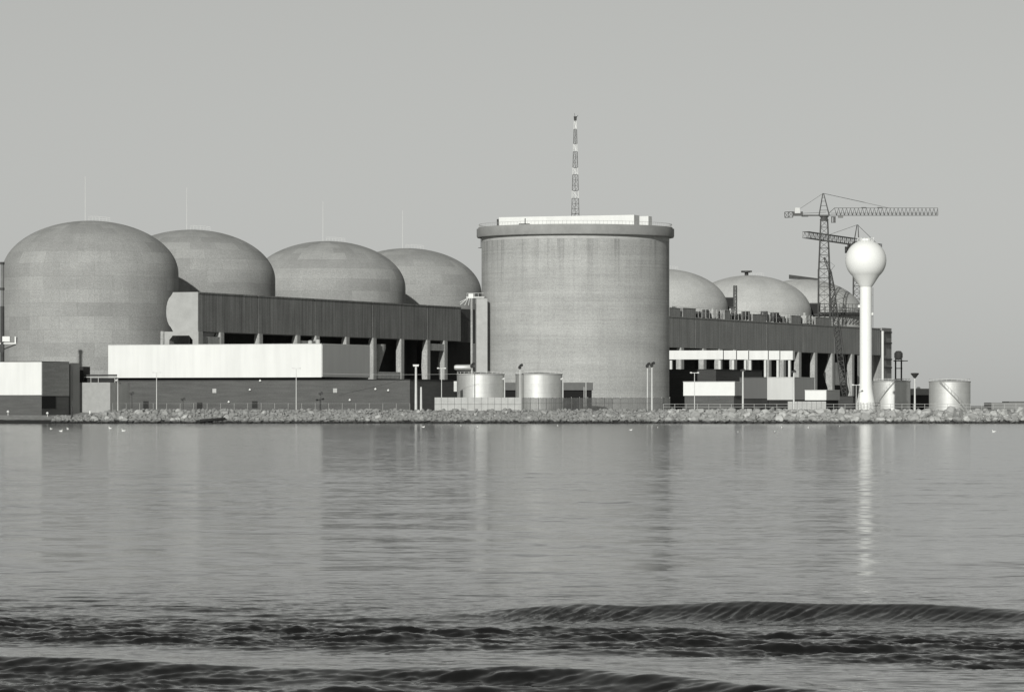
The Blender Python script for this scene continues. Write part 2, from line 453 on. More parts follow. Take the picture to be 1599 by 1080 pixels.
def build_water():
    # fine, displaced sheet near the boat, then the flat lake round it; one mesh
    ds = [54.0]
    while ds[-1] < 300.0:
        d = ds[-1]
        ds.append(d + (0.065 if d < 95 else 0.065 * (d / 95.0) ** 2.2))
    ds = np.array(ds); nx = 800
    us = np.linspace(-1, 1, nx)
    half = 0.135 * ds + 1.0
    X = us[None, :] * half[:, None]
    Y = np.repeat(ds[:, None], nx, 1)
    rs = np.random.RandomState(5)
    def chop(lmin, lmax, n, spread, seed):
        r = np.random.RandomState(seed); Z = np.zeros_like(X)
        for _ in range(n):
            lam = math.exp(r.uniform(math.log(lmin), math.log(lmax)))
            th = r.normal(math.pi / 2, spread); k = 2 * math.pi / lam
            Z += lam * np.sin(k * (X * math.cos(th) + Y * math.sin(th)) + r.uniform(0, 6.28))
        return Z / math.sqrt(n)
    def blob(lmin, lmax, n, seed):
        z = chop(lmin, lmax, n, 1.2, seed); return z / (np.abs(z).max() + 1e-9)
    def sm(x, a, b):
        t = np.clip((x - a) / (b - a), 0, 1); return t * t * (3 - 2 * t)
    wob = 0.35 * np.sin(X * 0.42 + 0.8) + 0.22 * np.sin(X * 0.95 + 2.0)
    # wake wave on the right: crest line, steep face towards the camera
    yc = 80.6 + 0.018 * (X - 4.0) ** 2 * np.where(X < 4, 1.0, -0.9) * np.where(X < 4, -0.9, 1.0) + 0.5 * wob
    A = 0.29 * sm(X, -4.6, 3.2) * (1 - 0.45 * sm(X, 6.5, 12.0)) * (1 + 0.10 * np.sin(X * 1.7))
    t = Y - yc
    prof = np.where(t > 0, np.exp(-(t / 3.4) ** 2), np.exp(-(np.abs(t) / 0.85) ** 1.7))
    Z = A * prof - 0.10 * A * np.exp(-((t + 2.6) / 1.2) ** 2)
    # fine diagonal ribs running down its face
    face = np.exp(-((t + 0.95) / 0.65) ** 2) * A
    ribs = np.zeros_like(X); r = np.random.RandomState(77)
    for _ in range(40):
        kk = r.uniform(14, 60); sl = r.normal(-0.55, 0.12)
        ribs += np.sin((X + t * sl) * kk + r.uniform(0, 6.28)) / kk
    Z += 0.50 * face * ribs * (0.7 + 0.3 * np.sin(X * 1.3)) * np.clip(0.8 + 0.9 * blob(1.0, 5, 24, 12), 0.1, 2)
    # second wake wave across the foreground, leaving the picture at the lower right
    yc2 = 61.8 - 0.40 * X - 0.12 * np.maximum(X, 0) ** 2 + 0.5 * wob
    t2 = Y - yc2
    A2 = 0.17 * (1 + 0.25 * np.sin(X * 0.8 + 1.0))
    Z += A2 * np.where(t2 > 0, np.exp(-(t2 / 3.0) ** 2), np.exp(-(t2 / 0.7) ** 2)) - 0.04 * np.exp(-((t2 + 1.8) / 0.9) ** 2)
    # choppy dark band between them and in the near corner
    yb = 72.8 - 0.22 * X - 0.030 * np.maximum(X, 0) ** 2 + wob * 0.8
    wb = 3.0 + 0.25 * np.maximum(X, 0)
    band = sm(Y, yb - wb - 1.6, yb - wb + 1.6) * (1 - sm(Y, yb + wb - 2.0, yb + wb + 3.5))
    left = (1 - sm(X, -6, 2)) * sm(Y, yb, yb + 2) * (1 - sm(Y, 80, 92)) * 0.35
    near = 1 - sm(t2, -0.6, 0.3)
    patchy = np.clip(0.85 + 1.3 * blob(0.8, 6, 50, 11), 0.15, 1.9)
    amp = (1.25 * band + left + 0.95 * near) * patchy + 0.22
    calm = 1 - sm(Y, 84, 110) * 0.85
    Z += amp * calm * (0.026 * chop(0.7, 2.6, 80, 0.28, 21) + 0.042 * chop(0.22, 0.7, 80, 0.40, 22) + 0.034 * chop(0.10, 0.24, 70, 0.7, 23))
    # faint swells further out
    mid = sm(Y, 84, 100)
    Z += mid * 0.0034 * chop(4.0, 16.0, 50, 0.30, 31) + mid * 0.0016 * chop(1.5, 4, 50, 0.4, 32)
    # die out at the border of the fine sheet
    e = np.minimum(1, np.minimum((1 - np.abs(us))[None, :] * 14, np.minimum((ds - 54.0) / 2.0, (300.0 - ds) / 60.0)[:, None]))
    Z *= np.clip(e, 0, 1)
    ny = len(ds)
    verts = np.stack([X, Y, Z], -1).reshape(-1, 3)
    idx = np.arange(ny * nx).reshape(ny, nx)
    q = np.stack([idx[:-1, :-1], idx[:-1, 1:], idx[1:, 1:], idx[1:, :-1]], -1).reshape(-1, 4)
    W = 9000.0; S = -4000.0; N = 975.0
    x0, x1 = half[0], half[-1]
    ex = np.array([(-W, S, 0), (W, S, 0), (W, N, 0), (-W, N, 0), (-x0, 54, 0), (x0, 54, 0), (x1, ds[-1], 0), (-x1, ds[-1], 0)], float)
    b = ny * nx
    allv = np.concatenate([verts, ex]); 
    extra = np.array([(b, b + 1, b + 5, b + 4), (b + 1, b + 2, b + 6, b + 5), (b + 2, b + 3, b + 7, b + 6), (b + 3, b, b + 4, b + 7)])
    faces = np.concatenate([q, extra])
    me = bpy.data.meshes.new('lake_water')
    me.vertices.add(len(allv)); me.vertices.foreach_set('co', allv.astype(np.float32).ravel())
    me.loops.add(len(faces) * 4); me.loops.foreach_set('vertex_index', faces.astype(np.int32).ravel())
    me.polygons.add(len(faces))
    me.polygons.foreach_set('loop_start', np.arange(0, len(faces) * 4, 4, dtype=np.int32))
    me.polygons.foreach_set('loop_total', np.full(len(faces), 4, dtype=np.int32))
    me.polygons.foreach_set('use_smooth', np.ones(len(faces), dtype=bool))
    me.update(); me.validate()
    me.materials.append(M['water'])
    o = bpy.data.objects.new('lake_water', me); COL.objects.link(o)
    o['kind'] = 'structure'
build_water()

def shore_z(x, y):
    """height of the land at x, y metres behind the waterline"""
    k = min(1, max(0, (x + 101) / 12.0)); k = k * k * (3 - 2 * k)
    d = y
    lo = min(1.85, 0.35 * d if d < 2.2 else 0.77 + 0.16 * (d - 2.2))
    if d > 36: lo = min(G, 1.85 + (d - 36) * 0.12)
    hi = min(G, -0.7 + 0.55 * d)
    return lo * (1 - k) + hi * k

def build_ground():
    mb = MB()
    xs = [-9000, -600, -300] + [-220 + 4 * i for i in range(111)] + [300, 600, 9000]
    yd = [-2, 0, 1, 2, 3, 4, 5, 6, 7, 8, 10, 12, 14, 16, 20, 24, 30, 36, 45, 60, 400, 2500, 20000]
    g = [[mb.bm.verts.new((x, SHORE + d, shore_z(x, d) + (rnd.uniform(-.06, .06) if 1 < d < 12 and abs(x) < 300 else 0) if d >= 0 else -1.0)) for x in xs] for d in yd]
    for j in range(len(yd) - 1):
        for i in range(len(xs) - 1):
            mb.face([g[j][i], g[j][i + 1], g[j + 1][i + 1], g[j + 1][i]])
    o = mb.build('ground', M['ground'], smooth=40)
    o['kind'] = 'structure'
build_ground()

# ------------------------------------------------------------------ plant grid
TH = R(22.0)
GA = Vector((math.sin(TH), math.cos(TH), 0))     # away along the reactor line
GB = Vector((math.cos(TH), -math.sin(TH), 0))    # to the right, square to it
RZ = -TH

def span(pxc, D, pxl=None, pxr=None):
    """width and depth of a grid-aligned block whose near corner is seen at pxc and whose faces end at pxl / pxr"""
    Xc, Yc = (pxc - 799.5) * D / F, D
    w = l = None
    if pxl is not None:
        u = (pxl - 799.5) / F; w = (Xc - u * Yc) / (GB.x - GB.y * u)
    if pxr is not None:
        u = (pxr - 799.5) / F; l = (u * Yc - Xc) / (GA.x - GA.y * u)
    return Vector((Xc, Yc, 0)), w, l

# ---- reactor domes
DR, DTOP, DELL = 22.75, 51.8, 13.7
def dome_profile():
    p = [(DR, 0.0), (DR, 20.0), (DR, DTOP - DELL - G)]
    for i in range(1, 25):
        t = math.pi / 2 * i / 24
        p.append((DR * math.cos(t) if i < 24 else 0.0, DTOP - DELL - G + DELL * math.sin(t)))
    return p

def make_dome(px, D, label, mat, group, rod=True):
    t = thing('reactor_dome', label, 'reactor dome', ((px - 799.5) * D / F, D, G), 0, group)
    MB().lathe(dome_profile(), 128).build('shell', mat, t, 40)
    z0 = DTOP - G
    if rod:
        MB().tube((-1.2, -1, z0 - 0.3), (-1.2, -1, z0 + 11.5), 0.085, 0.06, 6).build('lightning_rod', M['pole'], t)
    # little railed walkway on the crown
    mb = MB()
    for i in range(7):
        x = -0.2 + i * 0.9; zz = DTOP - G - DELL * (1 - math.sqrt(1 - (x / DR) ** 2))
        mb.tube((x, -1.5, zz - 0.2), (x, -1.5, zz + 1.1), 0.05, 0.05, 4)
        if i: 
            mb.tube((xp, -1.5, zp + 1.1), (x, -1.5, zz + 1.1), 0.05, 0.05, 4)
            mb.tube((xp, -1.5, zp + 0.6), (x, -1.5, zz + 0.6), 0.04, 0.04, 4)
        xp, zp = x, zz
    mb.build('crown_railing', M['pale_steel'], t)
    return t
make_dome(141, 1076, 'large weathered concrete reactor dome at the left edge, nearest of all', M['dome'], 'concrete reactor domes')
make_dome(299, 1131, 'weathered reactor dome directly behind the leftmost dome, partly in its shadow', M['dome'], 'concrete reactor domes')
make_dome(511, 1209, 'weathered reactor dome rising behind the middle of the long dark raised duct', M['dome'], 'concrete reactor domes')
make_dome(635, 1264, 'weathered reactor dome touching the left side of the big flat-topped tower', M['dome'], 'concrete reactor domes')
make_dome(1035, 1456, 'paler reactor dome half hidden by the right side of the flat-topped tower', M['dome_far'], 'concrete reactor domes', rod=False)
d7 = make_dome(1170, 1527, 'pale new reactor dome in full view right of the flat-topped tower, small cap on top', M['dome_far'], 'concrete reactor domes', rod=False)
MB().lathe([(0.7, 0), (0.7, 1.2), (2.0, 1.3), (2.0, 1.9), (0, 1.9)], 16, -1.0, 0).build('roof_cap', M['steel'], d7).location = (0, 0, DTOP - G - 0.2)
d8 = make_dome(1254, 1574, 'farthest pale dome under construction behind the tower crane mast', M['dome_far'], 'concrete reactor domes', rod=False)
# ring scaffold round the unfinished dome
mb = MB()
for zz, rr in ((38.0, 24.6),):
    mb.lathe([(DR + 0.05, zz - G), (rr, zz - G), (rr, zz - G + 0.9), (DR + 0.05, zz - G + 0.9)], 72)
for i in range(72):
    a = 2 * math.pi * i / 72; c, s = math.cos(a), math.sin(a)
    mb.tube((c * 24.4, s * 24.4, 38.4 - G), (c * 24.4, s * 24.4, 42.0 - G), 0.12, 0.12, 4)
    mb.tube((c * 22.9, s * 22.9, 34.5 - G), (c * 24.4, s * 24.4, 38.0 - G), 0.12, 0.12, 4)
for k in (39.6, 40.5, 42.0):
    mb.lathe([(24.35, k - G - 0.06), (24.5, k - G - 0.06), (24.5, k - G + 0.06), (24.35, k - G + 0.06), (24.35, k - G - 0.06)], 72)
mb.build('ring_scaffold', M['steel'], d8)
# dark beam cantilevered from its crown on a curved bracket
mb = MB()
def zz8(x): return DTOP - G - DELL * (1 - math.sqrt(max(0, 1 - (x / DR) ** 2)))
mb.hexa([(-5.4, -2.0, 49.0), (5.5, -2.0, 48.6), (5.5, -0.8, 48.6), (-5.4, -0.8, 49.0), (-5.4, -2.0, 50.6), (5.5, -2.0, 49.2), (5.5, -0.8, 49.2), (-5.4, -0.8, 50.6)])
mb.hexa([(-3.2, -1.9, 44.5), (-1.8, -1.9, 44.8), (-1.8, -0.9, 44.8), (-3.2, -0.9, 44.5), (-1.2, -1.9, 49.1), (1.2, -1.9, 49.0), (1.2, -0.9, 49.0), (-1.2, -0.9, 49.1)])
mb.build('crown_beam', M['steel'], d8)

# ---- auxiliary bays behind the ducts (mostly in shade; walls coloured near-black to deepen it)
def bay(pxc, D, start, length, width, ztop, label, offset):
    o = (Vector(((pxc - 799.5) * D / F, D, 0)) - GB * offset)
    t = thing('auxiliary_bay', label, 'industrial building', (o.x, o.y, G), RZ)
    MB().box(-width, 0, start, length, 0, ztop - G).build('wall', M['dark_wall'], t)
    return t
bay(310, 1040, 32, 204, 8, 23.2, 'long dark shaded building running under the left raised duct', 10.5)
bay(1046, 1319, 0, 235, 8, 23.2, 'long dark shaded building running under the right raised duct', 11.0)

# ---- pressure relief ducts
def make_duct(px, D, segs, width, label, side_mat, end=True):
    p0 = Vector(((px - 799.5) * D / F, D, G))
    t = thing('raised_duct', label, 'raised duct', p0, RZ, 'raised concrete ducts')
    z0, z1 = 22.6 - G, 32.1 - G
    # profile: flat right wall, bulging left wall
    def profile(inset=0.0):
        p = [(-inset, z0 + inset), (-inset, z1 - inset), (-width + 1.2 + inset, z1 - inset)]
        for i in range(1, 10):
            a = math.pi * i / 10
            p.append((-width + 1.2 - (1.9 - inset) * math.sin(a) + inset, (z0 + z1) / 2 + 0.25 + (4.1 - inset) * math.cos(a)))
        p.append((-width + 1.2 + inset, z0 + inset))
        return p
    for (s0, s1) in segs:
        MB().prism(profile(), s0 + 0.24, s1 - 0.24).build('wall_section', side_mat, t)
        mb = MB(); mb.box(-width + 0.8, 0.14, s0 + 0.16, s1 - 0.16, z1 - 0.001 + 0.002, z1 + 0.35); mb.build('roof_edge', side_mat, t)
    MB().prism(profile(0.6), segs[0][0] + 0.5, segs[-1][1] - 0.5).build('joint_seal', M['dark'], t)
    return t, z0, z1

W_A = 8.1
segsA = [(0, 34.3), (34.3, 69.3), (69.3, 107), (107, 145), (145, 170)]
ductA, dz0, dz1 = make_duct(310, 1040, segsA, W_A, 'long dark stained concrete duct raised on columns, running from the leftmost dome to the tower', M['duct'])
# pale end wall
mb = MB()
pr = [(0.0, dz0), (0.0, dz1 + 0.34), (-W_A + 1.2, dz1 + 0.34)]
for i in range(1, 10):
    a = math.pi * i / 10
    pr.append((-W_A + 1.2 - 1.95 * math.sin(a), (dz0 + dz1) / 2 + 0.25 + 4.15 * math.cos(a)))
pr.append((-W_A + 1.2, dz0))
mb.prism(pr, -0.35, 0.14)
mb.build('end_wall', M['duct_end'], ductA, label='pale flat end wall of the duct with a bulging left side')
MB().box(-W_A + 1.0, -1.2, 170.2, 196, dz0 - 0.2, dz1 - 0.1).build('connecting_section', streaked('shaded_section_concrete', 0.085, 0.2), ductA)  # darkened concrete: the shade on this set-back section is put into its colour
# portal frame at the end with chamfered opening
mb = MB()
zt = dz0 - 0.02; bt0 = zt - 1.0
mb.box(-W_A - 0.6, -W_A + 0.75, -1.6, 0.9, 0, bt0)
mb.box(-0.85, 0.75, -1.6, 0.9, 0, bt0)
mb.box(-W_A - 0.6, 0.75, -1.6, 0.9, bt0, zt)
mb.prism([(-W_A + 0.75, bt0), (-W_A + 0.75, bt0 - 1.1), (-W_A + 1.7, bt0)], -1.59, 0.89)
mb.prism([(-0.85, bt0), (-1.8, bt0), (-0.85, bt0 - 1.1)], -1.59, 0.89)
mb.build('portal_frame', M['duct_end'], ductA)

MB().tube((-W_A - 2.2, 0.5, 0), (-W_A - 2.2, 0.5, zat(517, 1043) - G), 0.55, 0.55, 12).build('riser_pipe', M['column'], ductA, 40)
def column(parent, s, x=0.35, w=1.55, l=2.1, top=None, flare=0.0, name='column', mat=None):
    top = (dz0 - 0.02) if top is None else top
    mb = MB()
    c = 0.35
    def ring(ww, xl, z):
        return [(x - ww + xl, s, z), (x - c * 0.3 + 0, s, z), (x, s + c, z), (x, s + l, z), (x - ww + xl, s + l, z)]
    levels = [(0, 0), (top * 0.38, 0), (top * 0.62, -flare), (top - 2.4, 0.0), (top - 0.9, 0.12), (top, 0.35)]
    prev = None
    for z, xl in levels:
        vs = [mb.bm.verts.new(p) for p in ring(w, xl, z)]
        if prev:
            for i in range(5):
                j = (i + 1) % 5; mb.face([prev[i], prev[j], vs[j], vs[i]])
        else: mb.face(vs[::-1])
        prev = vs
    mb.face(prev)
    return mb.build(name, mat or M['column'], parent)
for s, fl in ((11.8, 0.0), (34.5, 0.2), (57.5, 0.1), (69.6, 0.1), (89.0, 0.3), (107.0, 0.0), (126.0, 0.0), (144.5, 0.3), (157.0, 0.6)):
    column(ductA, s, flare=fl)
for s in (11.8, 34.5, 57.5, 69.6, 89.0, 107.0, 126.0, 144.5, 157.0):
    MB().box(-W_A - 0.2, -W_A + 1.2, s, s + 2.0, 0, dz0 - 0.02).build('column', M['dark_wall'], ductA)  # far row near-black: shade under the duct put into the colour
for (s0, s1, zs) in ((1.0, 11.8, (16.6, 10.0)), (59.6, 69.6, (16.4, 9.0)), (109.1, 126.0, (8.6,)), (146.6, 157.0, (16.8, 5.6))):
    for z in zs:
        MB().box(-0.9, 0.15, s0, s1, z, z + 1.9).build('tie_beam', M['column'], ductA)
# conical hopper under the duct
hp = GA * 116 - GB * 4.5 + ductA.location
MB().lathe([(0.9, 0), (1.6, 0.2), (4.2, 8.4), (4.2, 9.6), (0, 9.6)], 28).build('vent_hopper', M['column'], None, 30)
tag(bpy.data.objects['vent_hopper'], 'upside-down concrete cone hanging under the left duct between two columns', 'hopper', (hp.x, hp.y, 11.4))

# right duct: nearer end hidden behind the tower
segsB = [(0, 24), (24, 62), (62, 96), (96, 136), (136, 172), (172, 228)]
ductB, ez0, ez1 = make_duct(1046, 1319, [(s0 - 20 if s0 == 0 else s0, s1) for s0, s1 in segsB], 8.0, 'long grey concrete duct raised on columns right of the tower, far domes behind it', M['duct_far'])
def s_on(px, D0, px0):
    X0 = (px0 - 799.5) * D0 / F; u = (px - 799.5) / F
    return (u * D0 - X0) / (GA.x - GA.y * u)
for px, fl in ((1060, 0), (1095, 0), (1120, 0.2), (1143, 0), (1166, 0), (1197, 0), (1220, 0), (1244, 0.1), (1269, 0.1), (1296, 1.6), (1327, 0.3), (1377, 1.6)):
    s = s_on(px + 2, 1319, 1046)
    column(ductB, s, x=0.4, w=1.75, l=2.6, flare=fl)
    MB().box(-8.2, -6.8, s, s + 2.0, 0, ez0 - 0.02).build('column', M['dark_wall'], ductB)  # rear legs coloured near-black for the shade below the duct
sb = s_on(1303, 1319, 1046); sc_ = s_on(1313, 1319, 1046)
MB().hexa([(-1.2, sb, 8.5), (0.2, sb, 8.5), (0.2, sc_ + 6, 8.5), (-1.2, sc_ + 6, 8.5), (-1.2, sb, 16.5), (0.2, sb, 16.5), (0.2, sc_ - 3, 16.5), (-1.2, sc_ - 3, 16.5)]).build('bracing_panel', M['column'], ductB)

# stair tower closing the right duct
se = s_on(1382, 1319, 1046)
cb = ductB.location + GA * 229.5 + GB * 0.2
st = thing('stair_tower', 'narrow grey stair tower closing the far right end of the raised duct', 'stair tower', (cb.x, cb.y, G), RZ)
MB().box(-8.0, 0, 0, 12.0, 0, 32.7 - G).build('wall', M['duct_far'], st)
MB().tube((0.4, -0.6, 0), (0.4, -0.6, 31.5 - G), 0.45, 0.45, 10).build('downpipe', M['white_plain'], st, 40)
for z in (18.0, 15.0, 24, 28.0):
    MB().box(0.02, 0.7, 1.5, 10.5, z, z + 0.5).build('landing', M['steel'], st)

# dark tank on a steel trestle beyond the stair tower
bt = at(1403, 595, 1575)
tk = thing('trestle_tank', 'small dark tank on a tall steel trestle beside the stair tower', 'tank', (bt.x, bt.y, G), 0)
zt_ = zat(557, 1575) - G
MB().lathe([(0, zt_ - 1.2), (1.1, zt_ - 1.0), (1.6, zt_ - 0.2), (1.6, zt_ + 1.4), (0.9, zt_ + 2.2), (0, zt_ + 2.3)], 16).build('vessel', M['steel'], tk, 40)
for dx in (-1.1, 1.1):
    for dy in (-1.1, 1.1):
        MB().tube((dx, dy, 0), (dx, dy, zt_ - 0.4), 0.22, 0.22, 6).build('leg', M['steel'], tk)
for z in (zt_ - 8.5, zt_ - 4.5):
    MB().box(-1.4, 1.4, -1.2, -1.0, z, z + 0.3).build('cross_beam', M['steel'], tk)
mb = MB()
mb.box(-1.8, 3.4, -1.8, 1.2, zt_ - 1.7, zt_ - 1.35)
mb.build('platform', M['steel'], tk)

# ---- vacuum tower
vc = at(898.5, 633, 1109)
VR = 25.0
vac = thing('vacuum_tower', 'huge flat-topped round concrete tower in the middle with an overhanging rim', 'concrete tower', (vc.x, vc.y, G), 0)
MB().lathe([(VR, 0), (VR, 47.6 - G)], 160).build('wall', M['vac'], vac, 40)
MB().lathe([(VR + 0.02, 47.6 - G), (VR + 0.02, 48.75 - G)], 160).build('pale_collar', mottled('pale_collar_concrete', 0.42, 0.08, 0.6), vac, 40)
MB().lathe([(VR - 0.6, 48.75 - G), (26.15, 48.75 - G), (26.3, 49.1 - G), (26.3, 51.0 - G), (25.9, 51.0 - G), (25.9, 51.35 - G), (0, 51.5 - G)], 160).build('rim', M['rim'], vac, 30)
mb = MB()
for i in range(150):
    a = 2 * math.pi * i / 150; c, s = math.cos(a), math.sin(a)
    mb.tube((c * 25.7, s * 25.7, 51.3 - G), (c * 25.7, s * 25.7, 52.2 - G), 0.04, 0.04, 4)
for z in (52.2,):
    mb.lathe([(25.66, z - G - 0.03), (25.74, z - G - 0.03), (25.74, z - G + 0.03), (25.66, z - G + 0.03), (25.66, z - G - 0.03)], 120)
mb.build('roof_railing', M['rim'], vac)
def vz(py, D): return zat(py, D) - G
def local(v): return Vector((v.x - vc.x, v.y - vc.y, v.z - G))
# white roof house and its smaller neighbour
c0, w0, _ = span(990, 1101, 779)
_, _, l0 = span(990, 1101, None, 998.5)
mt = Matrix.Translation(Vector((c0.x - vc.x, c0.y - vc.y, 0))) @ Matrix.Rotation(RZ, 4, 'Z')
mb = MB(); mb.box(-w0, 0, 0, l0, 51.42 - G, vz(335.5, 1101), mt); mb.build('roof_house', M['white'], vac)
mb = MB(); mb.box(-w0 - 1.0, -w0 - 0.05, 1.0, 3.2, 51.42 - G, vz(341, 1112), mt); mb.build('roof_vent', M['steel'], vac)
c1, w1, _ = span(1012.5, 1112, 996); _, _, l1 = span(1012.5, 1112, None, 1018)
mt1 = Matrix.Translation(Vector((c1.x - vc.x, c1.y - vc.y, 0))) @ Matrix.Rotation(RZ, 4, 'Z')
mb = MB(); mb.box(-w1, 0, 0, l1, 51.42 - G, vz(337.5, 1112), mt1); mb.build('stair_house', M['white'], vac)
mb = MB()
q = local(at(820, 348, 1092)); 
mb.tube((q.x, q.y, 51.4 - G), (q.x, q.y, q.z + 1.2), 0.14, 0.14, 6); mb.tube((q.x - 1.6, q.y, q.z - 0.3), (q.x + 1.2, q.y, q.z - 0.3), 0.12, 0.12, 6)
mb.tube((q.x - 1.6, q.y, q.z - 0.3), (q.x - 1.6, q.y, q.z - 1.0), 0.10, 0.10, 6)
mb.tube((q.x + 1.2, q.y, q.z - 0.3), (q.x + 1.2, q.y, q.z - 1.4), 0.10, 0.10, 6)
mb.build('davit', M['steel'], vac)
mb = MB()
q0, q1 = local(at(751, 370, 1109)), local(at(751, 387, 1109))
mb.tube((q0.x, q0.y, q0.z + 1), q1, 0.09, 0.09, 5); mb.tube((q1.x - 0.7, q1.y, q1.z), (q1.x + 0.9, q1.y, q1.z), 0.09, 0.09, 5)
mb.tube((q0.x, q0.y, q0.z), (q0.x + 1.4, q0.y, q0.z), 0.09, 0.09, 5)
mb.build('hanging_bracket', M['steel'], vac)
# service shaft on the left flank
mt2 = Matrix.Translation(local(at(744, 633, 1095)) * Vector((1, 1, 0)).to_4d().to_3d() if False else Vector((at(744, 633, 1095).x - vc.x, at(744, 633, 1095).y - vc.y, 0))) @ Matrix.Rotation(R(7), 4, 'Z')
mb = MB(); mb.box(0, 2.9, 0, 3.0, 0, vz(466, 1095), mt2); mb.build('service_shaft', mottled('shaft_concrete', 0.41, 0.08, 0.5), vac)
q0 = at(736.5, 466, 1094)
MB().tube((q0.x - vc.x, q0.y - vc.y, 0), (q0.x - vc.x, q0.y - vc.y, q0.z - G), 0.3, 0.3, 8).build('riser_pipe', M['column'], vac, 40)
# access bridge on top of the shaft
b0, b1 = at(728, 462, 1100), at(753, 462, 1106)
br_ = thing('access_bridge', 'small white gantry bridge joining the duct roof to the tower flank', 'gantry', (b0.x, b0.y, zat(466, 1100)), 0)
dx = b1.x - b0.x
MB().box(0.6, 1.9, -0.8, 0.8, 0.05, 1.25).build('cabin', M['white_plain'], br_)
MB().box(0, dx + 0.6, -0.6, 0.6, 0.1, 0.5).build('deck', M['pale_steel'], br_)
mb = MB()
for x in (0.2, 1.2, 2.2, 3.2):
    mb.tube((x, -0.6, 0.5), (x, -0.6, 1.4), 0.06, 0.06, 4)
mb.tube((0.2, -0.6, 1.4), (dx + 0.4, -0.6, 1.4), 0.07, 0.07, 4)
mb.tube((0.6, -0.6, 0.2), (-1.6, -0.6, -1.6), 0.13, 0.13, 4)
mb.tube((0.5, -0.6, 0.1), (-0.4, -0.6, -1.8), 0.10, 0.10, 4)
mb.tube((0.9, -0.6, 0.1), (0.6, -0.6, -1.8), 0.10, 0.10, 4)
mb.tube((-1.7, -0.6, -1.0), (0.5, -0.6, 0.1), 0.10, 0.10, 4)
mb.build('railing', M['pale_steel'], br_)
# horizontal vessel beside the tower
h0, h1 = at(709, 573.5, 1085), at(738, 573.5, 1085)
hv = thing('vent_pipe', 'short horizontal bright metal pipe in front of the tower foot, above the left tank', 'pipe', (h0.x, h0.y, G), 0)
lz = h0.z - G; L_ = h1.x - h0.x
mb = MB(); prof = [(0, 0), (0.5, 0.05), (0.72, 0.5), (0.75, L_ - 0.4), (0.5, L_ - 0.05), (0, L_)]
mb.lathe(prof, 20); o = mb.build('pipe_body', M['tank'], hv, 40); o.rotation_euler = (0, R(90), 0); o.location = (0, 0, lz)
for x in (0.9, L_ - 0.6):
    MB().tube((x, 0, 0), (x, 0, lz - 0.6), 0.2, 0.2, 6).build('leg', M['dark_wall'], hv)

# ---- radio mast on the tower roof
mb_ = at(898.3, 335, 1117)
mast = thing('radio_mast', 'tall lattice radio mast with pale and dark bands behind the tower roof house', 'mast', (mb_.x, mb_.y, 51.45), 0)
mh = zat(183, 1117) - 51.45
cuts = [(334, 310, 1), (310, 298, 0), (298, 273, 1), (273, 262, 0), (262, 237, 1), (237, 225, 0), (225, 202, 1), (202, 189, 0)]
zc = lambda y: zat(y, 1117) - 51.45
def mw(z): return 2.2 + (0.55 - 2.2) * z / mh
MB().lattice((0, 0, 0), (0, 0, zc(334)), mw(0), mw(zc(334)), 1.4, 0.085, 0.04, tri=True).build('section', M['mast_dark'], mast)
for y0, y1, dk in cuts:
    MB().lattice((0, 0, zc(y0)), (0, 0, zc(y1)), mw(zc(y0)), mw(zc(y1)), 1.5, 0.085, 0.04, tri=True).build('section', M['mast_dark'] if dk else M['white_plain'], mast)
mb = MB(); mb.tube((0, 0, zc(189)), (0, 0, zc(182)), 0.35, 0.45, 8); mb.tube((-0.1, 0, zc(182)), (-0.25, 0, zc(177)), 0.06, 0.04, 5); mb.tube((0.3, 0, zc(184)), (0.75, 0, zc(180)), 0.06, 0.05, 5)
mb.build('aerial', M['steel'], mast)

# ---- long brick building with white upper storey
BC, BW, _ = span(640, 972, 170)
_, _, BL = span(640, 972, None, 712)
bb = thing('brick_building', 'long dark brick building along the shore carrying a big white upper storey', 'building', (BC.x, BC.y, G), RZ)
bt_ = 10.05 - G
MB().box(-BW, 0, 0, BL, 0, bt_).build('brick_wall', M['brick'], bb)
MB().box(-BW - 0.1, 0.12, -0.12, BL + 0.1, bt_ + 0.003, bt_ + 0.22).build('roof_slab', M['dark_wall'], bb)
# point of the front plane seen at px 503
u = (503 - 799.5) / F
wr = (BC.x - u * BC.y) / (GB.x - GB.y * u)
yD = BC.y - GB.y * wr
zb = zat(588.8, yD) - G; ztp = zat(537.2, yD) - G
_, _, UL = span(503, yD, None, 577)
MB().box(-BW, -wr, -0.35, UL, zb, ztp).build('upper_storey', M['white'], bb)
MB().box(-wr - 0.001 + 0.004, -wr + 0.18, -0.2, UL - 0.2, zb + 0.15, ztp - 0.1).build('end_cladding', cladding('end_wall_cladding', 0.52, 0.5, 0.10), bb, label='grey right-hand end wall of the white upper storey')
MB().box(-BW + 0.8, -wr - 0.8, 0.9, UL - 0.8, bt_ + 0.225, zb - 0.003).build('recess_band', M['dark'], bb)  # near-black paints the shade under the overhanging storey
MB().box(-BW - 0.02, -wr + 0.05, -0.40, UL + 0.05, ztp + 0.003, ztp + 0.15).build('parapet_cap', M['pale_steel'], bb)
